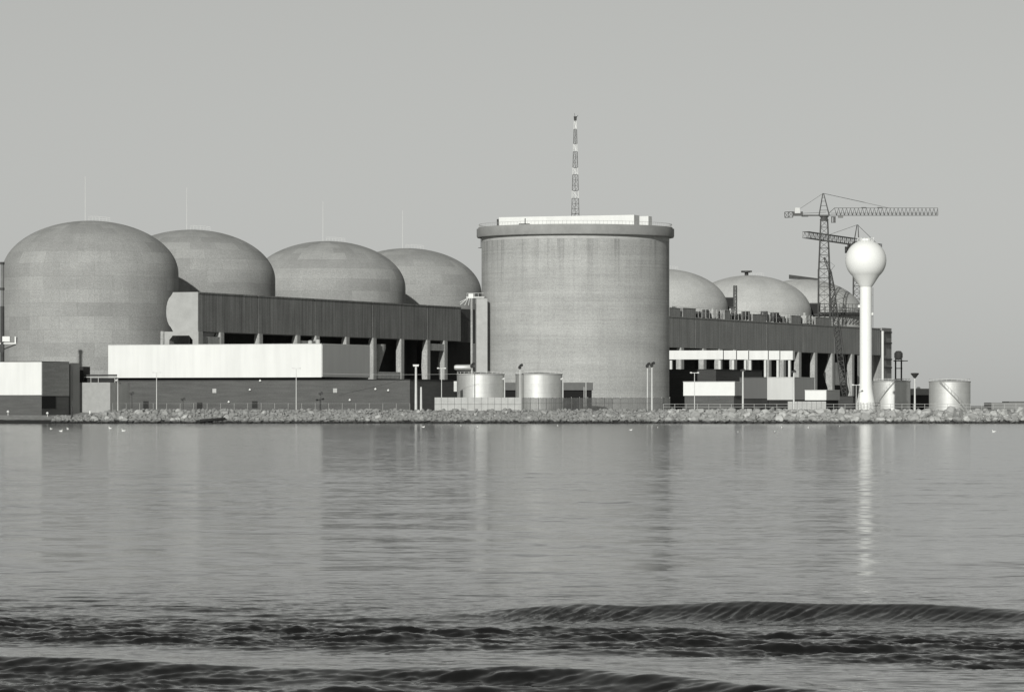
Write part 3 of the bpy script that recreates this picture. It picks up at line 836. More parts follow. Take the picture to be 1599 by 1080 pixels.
# square signs / vents on the brick wall
def on_front(px, py):
    u = (px - 799.5) / F; w = (BC.x - u * BC.y) / (GB.x - GB.y * u); y = BC.y - GB.y * w
    return -w, zat(py, y) - G
for px, py in ((335, 610), (523.5, 609.5)):
    x, z = on_front(px, py)
    mb = MB(); mb.box(x - 0.5, x + 0.5, -0.12, -0.004, z - 0.5, z + 0.5)
    mb.build('wall_vent', M['fence_panel'], bb)
for px, py in ((194, 609), (391, 608), (172, 634), (358, 627), (547, 624), (587, 607), (607, 609), (407, 594)):
    x, z = on_front(px, py)
    mb = MB(); mb.lathe([(0, z - 0.28), (0.26, z - 0.2), (0.26, z + 0.05), (0, z + 0.3)], 8, x, -0.3); mb.box(x - 0.05, x + 0.05, -0.2, -0.003, z - 0.05, z + 0.05)
    mb.build('wall_lamp', M['white_plain'], bb)
for px, y0, y1 in ((228, 626, 638), (312 - 0, 628, 638), (398, 626, 637)):
    xa, za = on_front(px, y0); xb, zb_ = on_front(px, y1)
    mb = MB(); mb.box(xa - 0.7, xa + 0.7, -0.1, -0.004, zb_, za); mb.build('door', M['dark_wall'], bb)
# roof odds and ends on white storey
mb = MB()
for px, h in ((505, 0.9), (513, 0.7)):
    x, _z = on_front(px, 540); mb.lathe([(0.5, ztp + 0.15), (0.5, ztp + 0.15 + h), (0, ztp + 0.3 + h)], 10, min(x, -wr - 1.0) - (1 if px < 510 else 3), 2.0)
mb.build('roof_vent', M['fence_panel'], bb)

# ---- light block joining the two front buildings
kc, kw, _ = span(172, 990, 113)
kb = thing('link_block', 'plain grey block wall building between the left white building and the long brick one', 'building', (kc.x, kc.y, G - 0.9), RZ)
MB().box(-kw, 0, 0, 14, 0, zat(597, 990) - G + 0.9).build('wall', M['block'], kb)
pr_ = thing('pipe_rack', 'low steel pipe rack on the roof of the grey link block', 'pipe rack', (kc.x, kc.y, zat(597, 990)), RZ)
hh = zat(585, 990) - zat(597, 990)
mb = MB()
for x in (-kw + 1.5, -kw + 3.4, -kw + 5.4, -0.3): mb.tube((x, 3.0, 0.0), (x, 3.0, hh), 0.08, 0.08, 5)
mb.build('post', M['pale_steel'], pr_)
mb = MB(); mb.tube((-kw + 1.2, 3, hh * 0.95), (0.2, 3, hh * 0.95), 0.22, 0.22, 8); mb.build('pipe', M['steel'], pr_)
mb = MB(); mb.tube((-kw + 1.2, 3, hh * 0.72), (0.2, 3, hh * 0.72), 0.14, 0.14, 8); mb.build('pipe', M['fence_panel'], pr_)
mb = MB(); mb.box(-kw + 1.2, 0.2, 3.4, 4.2, 0.05, hh * 0.6); mb.build('trunking', M['dark_wall'], pr_)
mb = MB(); mb.box(-kw + 0.4, -kw + 1.6, 2.5, 6, 0.02, hh * 2.1); mb.build('cabinet', M['dark_wall'], pr_)

# ---- left white building
lc, lw, _ = span(65, 973, -110)
_, _, ll = span(65, 973, None, 107.5)
GL = 1.82
lb = thing('white_building', 'white clad building with brick base at the left edge of the shore', 'building', (lc.x, lc.y, GL), RZ)
za, zb2 = zat(616.5, 973) - GL, zat(564.8, 973) - GL
MB().box(-lw, 0, 0, ll, 0, za - 0.003).build('brick_base', M['brick'], lb)
MB().box(-lw, 0, -0.05, ll, za, zb2).build('upper_wall', M['white'], lb)
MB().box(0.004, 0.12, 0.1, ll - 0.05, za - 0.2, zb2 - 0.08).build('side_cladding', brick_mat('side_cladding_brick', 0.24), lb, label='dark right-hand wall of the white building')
MB().box(0.004, 0.10, 0.0, ll * 0.50, 1.65, za - 0.22).build('doorway_shade', M['dark'], lb)  # flat black slab painted as the shade inside the doorway
MB().box(-lw, 0.15, -0.1, ll, zb2 + 0.002, zb2 + 0.14).build('parapet_cap', M['dark_wall'], lb)
_, _, l2 = span(65, 973, None, 124)
MB().box(-6, -0.6, ll + 0.02, ll + 1.2, 0, zb2 - 0.15).build('drain_recess', M['dark'], lb)
MB().box(-6, -0.25, ll + 1.25, l2 + 0.6, 0, zb2 - 0.1).build('stair_wing', cladding('stair_wing_cladding', 0.20, 0.4, 0.2), lb)

# ---- slim stack with floodlight arm at the left border
sp = at(3.5, 640, 1000)
ss = thing('slim_stack', 'slim grey steel stack with a white lamp box bracket at the left border', 'stack', (sp.x, sp.y, G), 0)
MB().tube((0, 0, 0), (0, 0, zat(478, 1000) - G), 0.50, 0.50, 12).build('lower_tube', M['steel'], ss, 40)
MB().tube((0, 0, zat(478, 1000) - G), (0, 0, zat(410, 1000) - G), 0.42, 0.42, 12).build('upper_tube', mottled('stack_upper', 0.18, 0.1, 1.0), ss, 40)
mb = MB()
for y in (411, 451): 
    z = zat(y, 1000) - G; mb.tube((0, 0, z - 0.3), (0, 0, z + 0.3), 0.56, 0.56, 12)
mb.build('flange', M['steel'], ss)
mb = MB(); z = zat(536.5, 1000) - G; mb.box(-1.2, 3.4, -0.35, 0.35, z - 0.08, z + 0.22); mb.box(3.0, 3.35, -0.3, 0.3, z + 0.2, z + 1.7)
mb.build('bracket_arm', M['white_plain'], ss)
mb = MB(); mb.tube((0.4, 0, z - 1.3), (3.3, 0, z - 0.15), 0.14, 0.14, 6); mb.tube((3.4, 0, z - 0.1), (3.5, 0, z + 1.5), 0.14, 0.14, 6); mb.box(-0.8, 0.4, -0.5, 0.5, z - 2.0, z - 0.1)
mb.build('brace', M['steel'], ss)
MB().box(0.1, 1.9, -0.7, 0.7, z + 0.5, z + 1.75).build('lamp_box', M['white_plain'], ss)

# ---- low shed behind the front tanks
sc0, sw, _ = span(926, 1060, 760)
shd = thing('open_shed', 'low shed with grey fascia and black open front behind the two front tanks', 'shed', (sc0.x, sc0.y, G), 0)
zs0, zs1 = zat(609, 1060) - G, zat(597, 1060) - G
MB().box(-26, 0, 0, 9, zs0, zs1).build('fascia', mottled('shed_fascia', 0.13, 0.08, 0.8), shd)
MB().box(-25.7, -0.3, 0.5, 8.5, 0, zs0 - 0.003).build('front_shade', M['dark'], shd)  # solid black box painted as the shade inside the open front

# ---- storage tanks
def make_tank(px, D, rpx, ytop, label, group, stair=0):
    p = at(px, 640, D); r = rpx * D / F; h = zat(ytop, D) - G
    t = thing('storage_tank', label, 'storage tank', (p.x, p.y, G), R(-90), group)
    MB().lathe([(r, 0), (r, h)], 72, 0, 0, math.pi, 3 * math.pi).build('shell', M['tank'], t, 40)
    MB().lathe([(r + 0.10, h - 0.22), (r + 0.10, h + 0.002), (r - 0.1, h + 0.02), (0, h + 0.45)], 72).build('roof', M['tank_roof'], t, 30)
    mb = MB()
    for i in range(24):
        a = 2 * math.pi * i / 24
        mb.tube(((r - 0.1) * math.cos(a), (r - 0.1) * math.sin(a), h), ((r - 0.1) * math.cos(a), (r - 0.1) * math.sin(a), h + 0.55), 0.035, 0.035, 4)
    mb.lathe([(r - 0.13, h + 0.5), (r - 0.07, h + 0.5), (r - 0.07, h + 0.55), (r - 0.13, h + 0.55), (r - 0.13, h + 0.5)], 48)
    mb.build('roof_railing', M['pale_steel'], t)
    if stair:
        mb = MB(); n = 26
        a0, a1 = stair
        pa = None
        for i in range(n + 1):
            f = i / n; a = R(a0 + (a1 - a0) * f); z = 0.1 + (h - 0.2) * f
            p0_ = Vector(((r + 0.05) * math.cos(a), (r + 0.05) * math.sin(a), z)); p1_ = Vector(((r + 0.75) * math.cos(a), (r + 0.75) * math.sin(a), z))
            mb.tube(p0_, p1_, 0.07, 0.07, 4)
            if pa: 
                mb.tube(pa[1], p1_, 0.07, 0.07, 4); mb.tube(pa[1] + Vector((0, 0, 1)), p1_ + Vector((0, 0, 1)), 0.03, 0.03, 4); mb.tube(pa[0], p0_, 0.06, 0.06, 4)
            if i % 3 == 0: mb.tube(p1_, p1_ + Vector((0, 0, 1)), 0.03, 0.03, 4)
            pa = (p0_, p1_)
        mb.build('spiral_stair', M['tank_roof'], t)
    return t
# tank local frame is turned so that local +x (angle 0) faces the camera; positive angles run to the right
make_tank(750.5, 985, 37.0, 583.5, 'squat metal tank behind the pale panel wall, left of two at the tower foot', 'metal storage tanks')
make_tank(841.5, 990, 36.5, 583.5, 'squat metal tank in front of the tower, right of two at its foot', 'metal storage tanks')
make_tank(1392, 1042, 29.5, 594.5, 'metal storage tank just behind the foot of the white water tower', 'metal storage tanks', (-62, 2))
make_tank(1483, 990, 32.2, 595, 'metal storage tank standing alone at the far right, stair sloping down its front', 'metal storage tanks', (38, -32))
MB().box(-0.35, 0.35, -0.3, 0.3, 0, 2.4).build('control_cabinet', M['pole'])
q = at(711, 606, 976)
tag(bpy.data.objects['control_cabinet'], 'slim white cabinet on the left flank of the left front tank', 'cabinet', (q.x, q.y, zat(611, 976)))

# ---- pale panel wall and dark slatted fence in front of the tanks
def fence_line(px0, px1, D0, D1):
    a = at(px0, 640, D0); b = at(px1, 640, D1); a.z = b.z = G
    return a, b, (b - a).length, math.atan2(b.y - a.y, b.x - a.x)
a, b, L, rz = fence_line(678.5, 814, 968, 968)
pw = thing('panel_wall', 'low pale panel wall with a grid of joints in front of the left front tank', 'fence', a, rz)
hz = zat(620.3, 968) - G
n = 13
for i in range(n):
    MB().box(i * L / n + 0.035, (i + 1) * L / n - 0.035, 0, 0.08, 0.05, hz).build('panel', M['fence_panel'], pw)
mb = MB()
for i in range(n + 1): mb.box(i * L / n - 0.034, i * L / n + 0.034, -0.02, 0.1, 0, hz + 0.05)
mb.build('post', M['fence_dark'], pw)
mb = MB(); mb.box(0, L, -0.045, -0.022, hz * 0.48, hz * 0.48 + 0.06); mb.build('rail', M['fence_dark'], pw)

a, b, L, rz = fence_line(815, 1046, 968, 975)
df = thing('slatted_fence', 'dark upright slatted fence running right from the pale panel wall to the tower edge', 'fence', a, rz)
n = 18
for i in range(n):
    mb = MB(); x0 = i * L / n; x1 = (i + 1) * L / n
    op = 0.55 if i < 11 else 0.36
    k = 16
    for j in range(k):
        xx = x0 + (x1 - x0) * (j + 0.5) / k; ww = (x1 - x0) / k * op * rnd.uniform(0.8, 1.2)
        mb.box(xx - ww / 2, xx + ww / 2, 0, 0.05, 0.05, hz * rnd.uniform(0.94, 1.0))
    for z in (0.25, hz * 0.55, hz * 0.93): mb.box(x0, x1, 0.055, 0.10, z, z + 0.07)
    mb.build('slat_panel', M['fence_dark'], df)
for i in range(n + 1):
    MB().tube((i * L / n, 0.16, 0), (i * L / n, 0.16, hz + 0.1), 0.055, 0.055, 6).build('post', M['pale_steel'], df)

# wire fence along the brick building (posts and two wires)
a, b, L, rz = fence_line(176, 640, 963, 961)
wf = thing('wire_fence', 'thin wire fence along the top of the rock bank before the brick building', 'fence', a, rz)
n = 22
for i in range(n + 1):
    MB().tube((i * L / n, 0, 0), (i * L / n, 0, 1.75), 0.025, 0.025, 5).build('post', M['pole'], wf)
mb = MB()
for z in (0.25, 1.7): mb.tube((0, 0, z), (L, 0, z), 0.014, 0.014, 4)
mb.build('wire', M['fence_panel'], wf)
# pipe rail along the right bank
a, b, L, rz = fence_line(1036, 1640, 962.5, 958)
rf_ = thing('pipe_railing', 'pale two-rail pipe railing along the top of the right rock bank', 'railing', (a.x, a.y, G + 0.15), rz)
n = 34
for i in range(n + 1):
    MB().tube((i * L / n, 0, 0), (i * L / n, 0, 1.45), 0.05, 0.05, 6).build('post', M['fence_panel'], rf_)
for z in (0.75, 1.4):
    MB().tube((0, 0, z), (L, 0, z), 0.04, 0.04, 6).build('rail', M['fence_panel'], rf_)

# ---- lamp posts
def lamp(px, ytop, ybase, D, kind, label, r=0.12, dark=False, base=None):
    p = at(px, ybase, D); z0 = (G if base is None else base); h = zat(ytop, D) - z0
    t = thing('lamp_post', label, 'lamp post', (p.x, p.y, z0), 0, 'lamp posts along the shore')
    MB().tube((0, 0, 0), (0, 0, h), r * 1.15, r * 0.85, 8).build('pole', M['steel'] if dark else M['pole'], t, 40)
    mb = MB()
    if kind == 'T':
        mb.box(-0.95, 0.95, -0.07, 0.07, h - 0.05, h + 0.08)
        mb.hexa([(-1.05, -.2, h - .1), (-.55, -.2, h - .1), (-.55, .2, h - .1), (-1.05, .2, h - .1), (-1.05, -.15, h + .2), (-.6, -.15, h + .2), (-.6, .15, h + .2), (-1.05, .15, h + .2)])
        mb.hexa([(.55, -.2, h - .1), (1.05, -.2, h - .1), (1.05, .2, h - .1), (.55, .2, h - .1), (.6, -.15, h + .2), (1.05, -.15, h + .2), (1.05, .15, h + .2), (.6, .15, h + .2)])
        mb.build('lamp_head', M['pole'], t)
    elif kind == 'box':
        mb.hexa([(-0.6, -0.4, h), (0.6, -0.4, h), (0.6, 0.4, h), (-0.6, 0.4, h), (-0.7, -0.45, h + 0.45), (0.7, -0.45, h + 0.45), (0.7, 0.45, h + 0.45), (-0.7, 0.45, h + 0.45)])
        mb.build('lamp_head', M['white_plain'], t)
    elif kind == 'flood':
        mb.tube((-0.15, 0.35, h + 0.1), (-0.05, -0.35, h - 0.12), 0.28, 0.4, 10); mb.tube((0.05, 0.3, h + 0.35), (0.45, -0.3, h + 0.5), 0.26, 0.36, 10); mb.box(-0.06, 0.06, -0.06, 0.06, h, h + 0.4)
        mb.build('lamp_head', M['steel'], t)
    elif kind == 'cone':
        mb.lathe([(0.15, h - 0.1), (1.0, h + 1.0), (0.9, h + 1.15), (0, h + 1.2)], 12); mb.build('lamp_head', M['steel'], t)
    elif kind == 'small':
        mb.tube((0, 0, h), (-0.5, -0.2, h - 0.35), 0.10, 0.28, 8); mb.build('lamp_head', M['white_plain'], t)
    elif kind == 'darkT':
        mb.box(-0.55, 0.55, -0.15, 0.15, h - 0.25, h + 0.2); mb.tube((-0.3, -0.1, h - .3), (0.3, 0.1, h + .35), 0.2, 0.2, 8); mb.build('lamp_head', M['steel'], t)
    return t
lamp(184, 592, 641, 962, 'small', 'pale thin lamp post at the left end of the long brick wall', 0.09)
lamp(244.5, 581.5, 638, 962, 'T', 'thin pale double-armed lamp post below the left part of the white storey', 0.09)
lamp(462.5, 575, 637, 962, 'T', 'thin pale double-armed lamp post before the right part of the white storey', 0.09)
lamp(206, 614, 640, 962.5, 'darkT', 'short dark floodlight post by the left end of the brick wall', 0.08, True)
lamp(286, 623, 640, 962.5, 'darkT', 'very short dark floodlight post low before the brick wall', 0.07, True)
lamp(501, 614, 637, 962.5, 'darkT', 'short dark floodlight post below the right corner of the white storey', 0.08, True)
lamp(649.5, 572, 637, 962, 'box', 'thick white lamp post with box head at the right corner of the brick building', 0.28)
lamp(657.5, 604, 637, 963, 'none', 'short thick white post right beside the box-headed lamp post', 0.24)
lamp(689.5, 575, 636, 976, 'T', 'thin pale lamp post before the black gap left of the front tanks', 0.09)
lamp(737, 571, 636, 977, 'flood', 'thin lamp post standing in front of the left front tank', 0.10)
lamp(788, 590, 636, 972, 'small', 'white lamp post at the right side of the left front tank', 0.13)
lamp(812, 573, 636, 983, 'flood', 'post with dark floodlights at the left side of the right front tank', 0.12)
lamp(879, 590, 636, 972, 'small', 'white lamp post at the right side of the right front tank', 0.13)
lamp(912, 604, 636, 976, 'none', 'short thin pale post before the open shed', 0.08)
lamp(915, 597, 636, 976, 'none', 'taller thin pale post before the open shed', 0.10)
lamp(1011, 571, 633, 985, 'flood', 'left of two tall pale posts with dark floodlights before the tower', 0.14)
lamp(1018, 570, 637, 962, 'flood', 'right of two tall pale posts with dark floodlights before the tower', 0.17)
lamp(1084.5, 582, 632, 968, 'T', 'thin lamp post in front of the small white panel building', 0.09)
lamp(1160, 578, 632, 966, 'darkT', 'thick pale post with dark lamp before the grey ribbed building', 0.20)
lamp(1239.5, 580, 632, 966, 'darkT', 'pale post with dark lamp at the corner of the pale ribbed building', 0.20)
lamp(1337, 601, 634, 980, 'T', 'short thin lamp post just left of the water tower foot', 0.08)
lamp(1428.5, 590, 637, 964, 'cone', 'pale post with dark cone head between the two right tanks', 0.20)

# thin cable strung from the brick building to the tank lamp post
c0_, c1_ = at(505, 583, 966), at(737, 583, 973)
mb = MB(); N_ = 24; pv = None
for i in range(N_ + 1):
    f = i / N_; p = c0_.lerp(c1_, f); p.z -= 0.25 * 4 * f * (1 - f)
    if pv: mb.tube(pv - c0_, p - c0_, 0.03, 0.03, 4, False)
    pv = p
tag(mb.build('overhead_cable', M['fence_panel']), 'thin overhead cable strung between lamp posts before the white storey end and left tank', 'cable', c0_)

# ---- water tower
wt = at(1352, 637.5, 985); px_m = F / 985.0
W = thing('water_tower', 'white water tower with a ball tank on a slender flared stem', 'water tower', (wt.x, wt.y, G), 0)
rs_, zc_ = 32.0 / px_m, zat(406.5, 985) - G
prof = []
for y, r in ((640, 16.0), (632, 14.9), (622, 13.0), (612, 11.0), (603, 9.9), (590, 9.6), (448, 9.4)):
    prof.append((r / px_m, max(0, zat(y, 985) - G)))
MB().lathe(prof, 48).build('stem', M['tower_white'], W, 40)
prof = [(9.4 / px_m, zat(448, 985) - G), (12 / px_m, zat(444.5, 985) - G)]
a0 = -48
for i in range(0, 33):
    a = R(a0 + (90 - a0) * i / 32); prof.append((rs_ * math.cos(a) if i < 32 else 0, zc_ + rs_ * math.sin(a)))
MB().lathe(prof, 64).build('ball_tank', M['tower_white'], W, 40)
mb = MB()
mb.lathe([(1.2, zc_ + rs_ - 0.2), (1.2, zc_ + rs_ + 0.25), (0, zc_ + rs_ + 0.3)], 16)
for i in range(14):
    a = 2 * math.pi * i / 14; mb.tube((1.9 * math.cos(a), 1.9 * math.sin(a), zc_ + rs_ - 0.45), (1.9 * math.cos(a), 1.9 * math.sin(a), zc_ + rs_ + 0.55), 0.04, 0.04, 4)
mb.build('roof_hatch', M['tower_white'], W)
mb = MB(); xr = 9.5 / px_m + 0.25; zl0, zl1 = 6.0, zat(449, 985) - G
for dy in (-0.22, 0.22): mb.tube((xr, dy, zl0), (xr, dy, zl1), 0.045, 0.045, 4)
for i in range(int((zl1 - zl0) / 0.4)): mb.tube((xr, -0.22, zl0 + 0.4 * i), (xr, 0.22, zl0 + 0.4 * i), 0.02, 0.02, 3, False)
for i in range(9): mb.tube((xr - 0.35, 0, zl0 + 0.5 + i * 2.6), (xr, 0, zl0 + 0.5 + i * 2.6), 0.03, 0.03, 3, False)
mb.build('ladder', M['steel'], W)
for px, py in ((1342, 478), (1361.5, 490)):
    q = at(px, py, 985) - Vector((wt.x, wt.y, G)); s = 1 if q.x > 0 else -1
    mb = MB(); mb.lathe([(0, q.z - 0.4), (0.3, q.z - 0.3), (0.3, q.z + 0.2), (0, q.z + 0.4)], 10, q.x + 0.1 * s, -0.2)
    mb.build('warning_lamp', M['white_plain'], W)
# low ring fence round its foot
mb = MB()
for i in range(28):
    a = 2 * math.pi * i / 28; mb.tube((3.4 * math.cos(a), 3.4 * math.sin(a), 0), (3.4 * math.cos(a), 3.4 * math.sin(a), 1.9), 0.04, 0.04, 4)
for z in (1.0, 1.85): mb.lathe([(3.37, z), (3.43, z), (3.43, z + 0.06), (3.37, z + 0.06), (3.37, z)], 40)
tag(mb.build('ring_fence', M['steel']), 'low round railing encircling the foot of the white water tower', 'railing', (wt.x, wt.y, G))

# ---- white walkway in front of the right duct
w0_, w1_ = at(1040, 640, 1310), at(1238.5, 640, 1298)
wk = thing('white_walkway', 'long white enclosed walkway on thin posts under the right duct', 'walkway', (w0_.x, w0_.y, G), math.atan2(w1_.y - w0_.y, w1_.x - w0_.x))
Lw = math.hypot(w1_.x - w0_.x, w1_.y - w0_.y)
zw0, zw1 = zat(560.5, 1300) - G, zat(546.5, 1300) - G
brk = [0] + [Lw * (p - 1040) / 198.5 for p in (1130, 1150.5, 1169.5, 1200, 1218)] + [Lw]
for i in range(len(brk) - 1):
    MB().box(brk[i] + (0.14 if i else 0), brk[i + 1] - 0.14, 0.0, 3.0, zw0 - 0.05 * i, zw1 - 0.05 * i).build('wall_panel', M['white'], wk)
MB().box(0.2, Lw - 0.2, 0.3, 2.7, zw0 + 0.2, zw1 - 0.5).build('core', M['dark_wall'], wk)
for p in (1047, 1123.5, 1144.5, 1163.5, 1171, 1194.5, 1214, 1232):
    x = Lw * (p - 1040) / 198.5
    MB().box(x - 0.35, x + 0.35, 0.4, 1.6, 0, zw0 - 0.3).build('post', M['pole'], wk)

# ---- front buildings right of the tower
def block(pxc, D, pxl, pxr, y0, y1, name, label, cat, front, side=None, base=None, baseh=None, roof=True, rz=RZ):
    c, w, l = span(pxc, D, pxl, pxr)
    t = thing(name, label, cat, (c.x, c.y, G), RZ)
    za, zb = max(0.0, zat(y1, D) - G), zat(y0, D) - G
    MB().box(-w, 0, 0, l, za, zb).build('front_wall' if side else 'wall', front, t)
    if side: MB().box(0.004, 0.1, 0.05, l - 0.05, za + 0.02, zb - 0.05).build('side_wall', side, t)
    if base: MB().box(-w + 0.25, -0.25, 0.25, l - 0.2, 0, za - 0.003).build('base_wall', base, t)
    if roof: MB().box(-w - 0.08, 0.14, -0.08, l + 0.05, zb + 0.003, zb + 0.16).build('parapet_cap', M['pale_steel'] if roof is True else roof, t)
    return t, w, l, za, zb
side_shade = cladding('panel_side_shade', 0.34, 0.4, 0.10)  # right-hand walls greyed, their shade put into the colour
block(1147, 1000, 1067, 1161, 596.3, 617.5, 'panel_building', 'small building with white panel front on a dark brick base right of the tower foot', 'building', M['white_plain'], side_shade, M['brick'])
block(1118, 1140, 1040, 1190, 577, 640, 'brick_building', 'plain dark brick building behind the small white panel building', 'building', brick_mat('rear_brick', 0.055), None, None, roof=M['dark_wall'])
block(1200, 1040, 1155, 1204, 589.5, 622, 'ribbed_building', 'dark grey ribbed metal building behind the thick post right of the white panel building', 'building', cladding('dark_ribbed_sheet', 0.11, 0.7, 0.25), None, M['dark_wall'], roof=M['steel'])
block(1238, 1010, 1198, 1271, 589.5, 624, 'ribbed_building', 'pale ribbed metal building right of the dark grey ribbed one', 'building', cladding('pale_ribbed_sheet', 0.58, 0.8, 0.16), cladding('pale_ribbed_side_shade', 0.36, 0.8, 0.12), M['dark_wall'])  # side sheet is a darker copy of the front, shade painted in
block(1290, 985, 1257, 1311, 609.5, 624.5, 'site_cabin', 'small white cabin with shaded side before the right duct columns', 'cabin', M['white_plain'], side_shade, M['dark_wall'])
block(1332, 1040, 1290, 1372, 619, 640, 'brick_building', 'low dark brick wall building between the white cabin and the water tower', 'building', brick_mat('low_brick', 0.06), None, None, roof=M['dark_wall'])
a, b, L, rz = fence_line(1230, 1290, 966, 966)
pb = thing('panel_wall', 'short low pale concrete barrier below the small white cabin', 'fence', a, rz)
for i in range(8): MB().box(i * L / 8 + 0.03, (i + 1) * L / 8 - 0.03, 0, 0.15, 0.02, zat(626.5, 966) - G).build('panel', M['fence_panel'], pb)
# building between the right tanks, and low building at the far right
c, w, l = span(1475, 1065, 1405, 1500)
rb = thing('open_shed', 'low shed with pale fascia and black front between the two right tanks', 'shed', (c.x, c.y, G), 0)
MB().box(-13, 0, 0, 8, zat(616.5, 1065) - G, zat(606.5, 1065) - G).build('fascia', mottled('right_shed_fascia', 0.24, 0.08, 0.8), rb)
MB().box(-12.8, -0.2, 0.4, 7.6, 0, zat(616.5, 1065) - G - 0.003).build('front_shade', M['dark_wall'], rb)  # solid dark box, its colour standing for the shade inside the shed
MB().lathe([(0.5, zat(606.5, 1065) - G + 0.002), (0.5, zat(604.5, 1065) - G), (0, zat(603.5, 1065) - G)], 12, -6.5, 2.0).build('roof_vent', M['white_plain'], rb)
f0 = at(1548, 640, 1300)
fb = thing('far_building', 'low grey flat-roofed building far off at the right border', 'building', (f0.x, f0.y, G), 0)
MB().box(0, 60, 0, 20, 0, zat(628.3, 1300) - G).build('wall', mottled('far_wall', 0.20, 0.1, 0.2), fb)
MB().box(5.6, 60, 1, 19, zat(628.3, 1300) - G + 0.003, zat(626.5, 1300) - G).build('roof_storey', M['brick'], fb)

# ---- tower crane
def dark_strut(mb, a, b, r=0.12): mb.tube(a, b, r, r, 4, False)
CD = 1525
cb_ = at(1287, 640, CD); k = CD / F
crane = thing('tower_crane', 'tall dark tower crane with long horizontal jib to the right', 'crane', (cb_.x, cb_.y, G), 0, 'tower cranes')
def cz(y, D=CD): return zat(y, D) - G
def cx(px, px0=1287, D=CD): return (px - px0) * D / F
MB().lattice((0, 0, 0), (0, 0, cz(420)), 4.5, 4.1, 3.2, 0.19, 0.085).build('mast', M['crane'], crane)
MB().lattice((0, 0, cz(420)), (0, 0, cz(344)), 3.9, 2.5, 2.4, 0.18, 0.085).build('mast', M['crane'], crane)
mb = MB(); mb.lathe([(0, cz(345)), (1.5, cz(345)), (1.6, cz(342.5)), (1.3, cz(341.5)), (1.3, cz(339.5)), (1.7, cz(338.5)), (1.7, cz(337.3)), (0, cz(337.3))], 16)
mb.build('slewing_ring', M['crane'], crane)
# rotating top: a-frame, jib, counter-jib
mb = MB()
ap = Vector((cx(1285.5), 0, cz(302)))
for sx in (-1, 1):
    for sy in (-1, 1): dark_strut(mb, (sx * 1.9, sy * 1.0, cz(337)), ap + Vector((0.15 * sx, 0.1 * sy, 0)), 0.17)
for f in (0.25, 0.45, 0.65, 0.82):
    q = [Vector((sx * 1.9, sy * 1.0, cz(337))).lerp(ap, f) for sx, sy in ((-1, -1), (1, -1), (1, 1), (-1, 1))]
    for i in range(4): dark_strut(mb, q[i], q[(i + 1) % 4], 0.08)
mb.build('apex_frame', M['crane'], crane)
mb = MB()
x0, x1 = cx(1293), cx(1464.5)
zt0, zbm = cz(324.8), cz(336.3)
steps = 26
for sy in (-0.9, 0.9): mb.tube((x0 - 0.4, sy, zbm), (x1, sy, zbm), 0.12, 0.10, 4)
mb.tube((x0 + 2.4, 0, zt0), (x1, 0, zt0), 0.13, 0.10, 4)
mb.tube((x0, 0, zbm + 0.5), (x0 + 2.4, 0, zt0), 0.17, 0.17, 4)
pv = None
for i in range(steps + 1):
    x = x0 + 2.4 + (x1 - x0 - 2.4) * i / steps; xm = x + (x1 - x0 - 2.4) / steps / 2
    for sy in (-0.9, 0.9):
        dark_strut(mb, (x, 0, zt0), (min(xm, x1), sy, zbm), 0.06)
        if i: dark_strut(mb, (xm - (x1 - x0 - 2.4) / steps, sy, zbm), (x, 0, zt0), 0.06)
    dark_strut(mb, (min(xm, x1), -0.9, zbm), (min(xm, x1), 0.9, zbm), 0.08)
for sy in (-0.45, 0.45): mb.tube((x0 + 1, sy, zbm + 0.75), (x1, sy, zbm + 0.75), 0.07, 0.07, 4)
for px in (1349, 1374): mb.box(cx(px) - 0.9, cx(px) + 0.9, -0.3, 0.3, zt0 - 0.05, zt0 + 0.28)
mb.build('jib', M['crane'], crane)
mb = MB(); mb.box(cx(1252), cx(1293), -0.9, 0.9, cz(337.3), cz(335.5)); mb.box(cx(1252), cx(1262), -1.0, 1.0, cz(338.3), cz(336.4))
for sy in (-0.85, 0.85): mb.tube((cx(1238), sy, cz(334)), (cx(1290), sy, cz(331.5)), 0.05, 0.05, 4)
mb.build('counter_jib', M['crane'], crane)
mb = MB(); mb.box(cx(1238), cx(1253.5), -1.0, 1.0, cz(337), cz(333.2)); mb.box(cx(1238), cx(1240.3), -1.0, 1.0, cz(333.3), cz(330.5)); mb.box(cx(1250.5), cx(1253.5), -1.0, 1.0, cz(333.3), cz(330.5))
mb.build('counterweight', M['crane'], crane)
mb = MB(); mb.box(cx(1241), cx(1249), -0.6, 0.6, cz(333.1), cz(324.5)); mb.build('winch_house', M['pole'], crane)
mb = MB(); mb.lattice((cx(1225.5), 0, cz(335.5)), (cx(1238), 0, cz(335)), 2.0, 2.0, 1.4, 0.12, 0.08); mb.build('end_cage', M['crane'], crane)
mb = MB()
mb.box(cx(1297.5), cx(1304.5), -1.9, -0.5, cz(348), cz(347.4)); mb.box(cx(1301), cx(1304.3), -1.9, -0.5, cz(347.4), cz(339.5)); mb.box(cx(1297.8), cx(1299), -1.8, -0.6, cz(347.4), cz(338.5)); mb.box(cx(1297.5), cx(1304.5), -1.9, -0.5, cz(339.4), cz(338.4))
mb.build('cab', M['crane'], crane)
mb = MB(); mb.box(cx(1309), cx(1316.5), -0.9, 0.9, cz(340), cz(337.2)); mb.build('trolley', mottled('trolley_grey', 0.2, 0.1), crane)
mb = MB()
for a_, b_ in ((ap, Vector((cx(1388), 0, zt0))), (ap, Vector((cx(1350), 0, cz(316)))), (ap, Vector((cx(1249), 0, cz(326)))), (Vector((cx(1249), 0, cz(326))), Vector((cx(1242), 0, cz(331))))): dark_strut(mb, a_, b_, 0.09)
mb.build('pendant_line', M['crane'], crane)

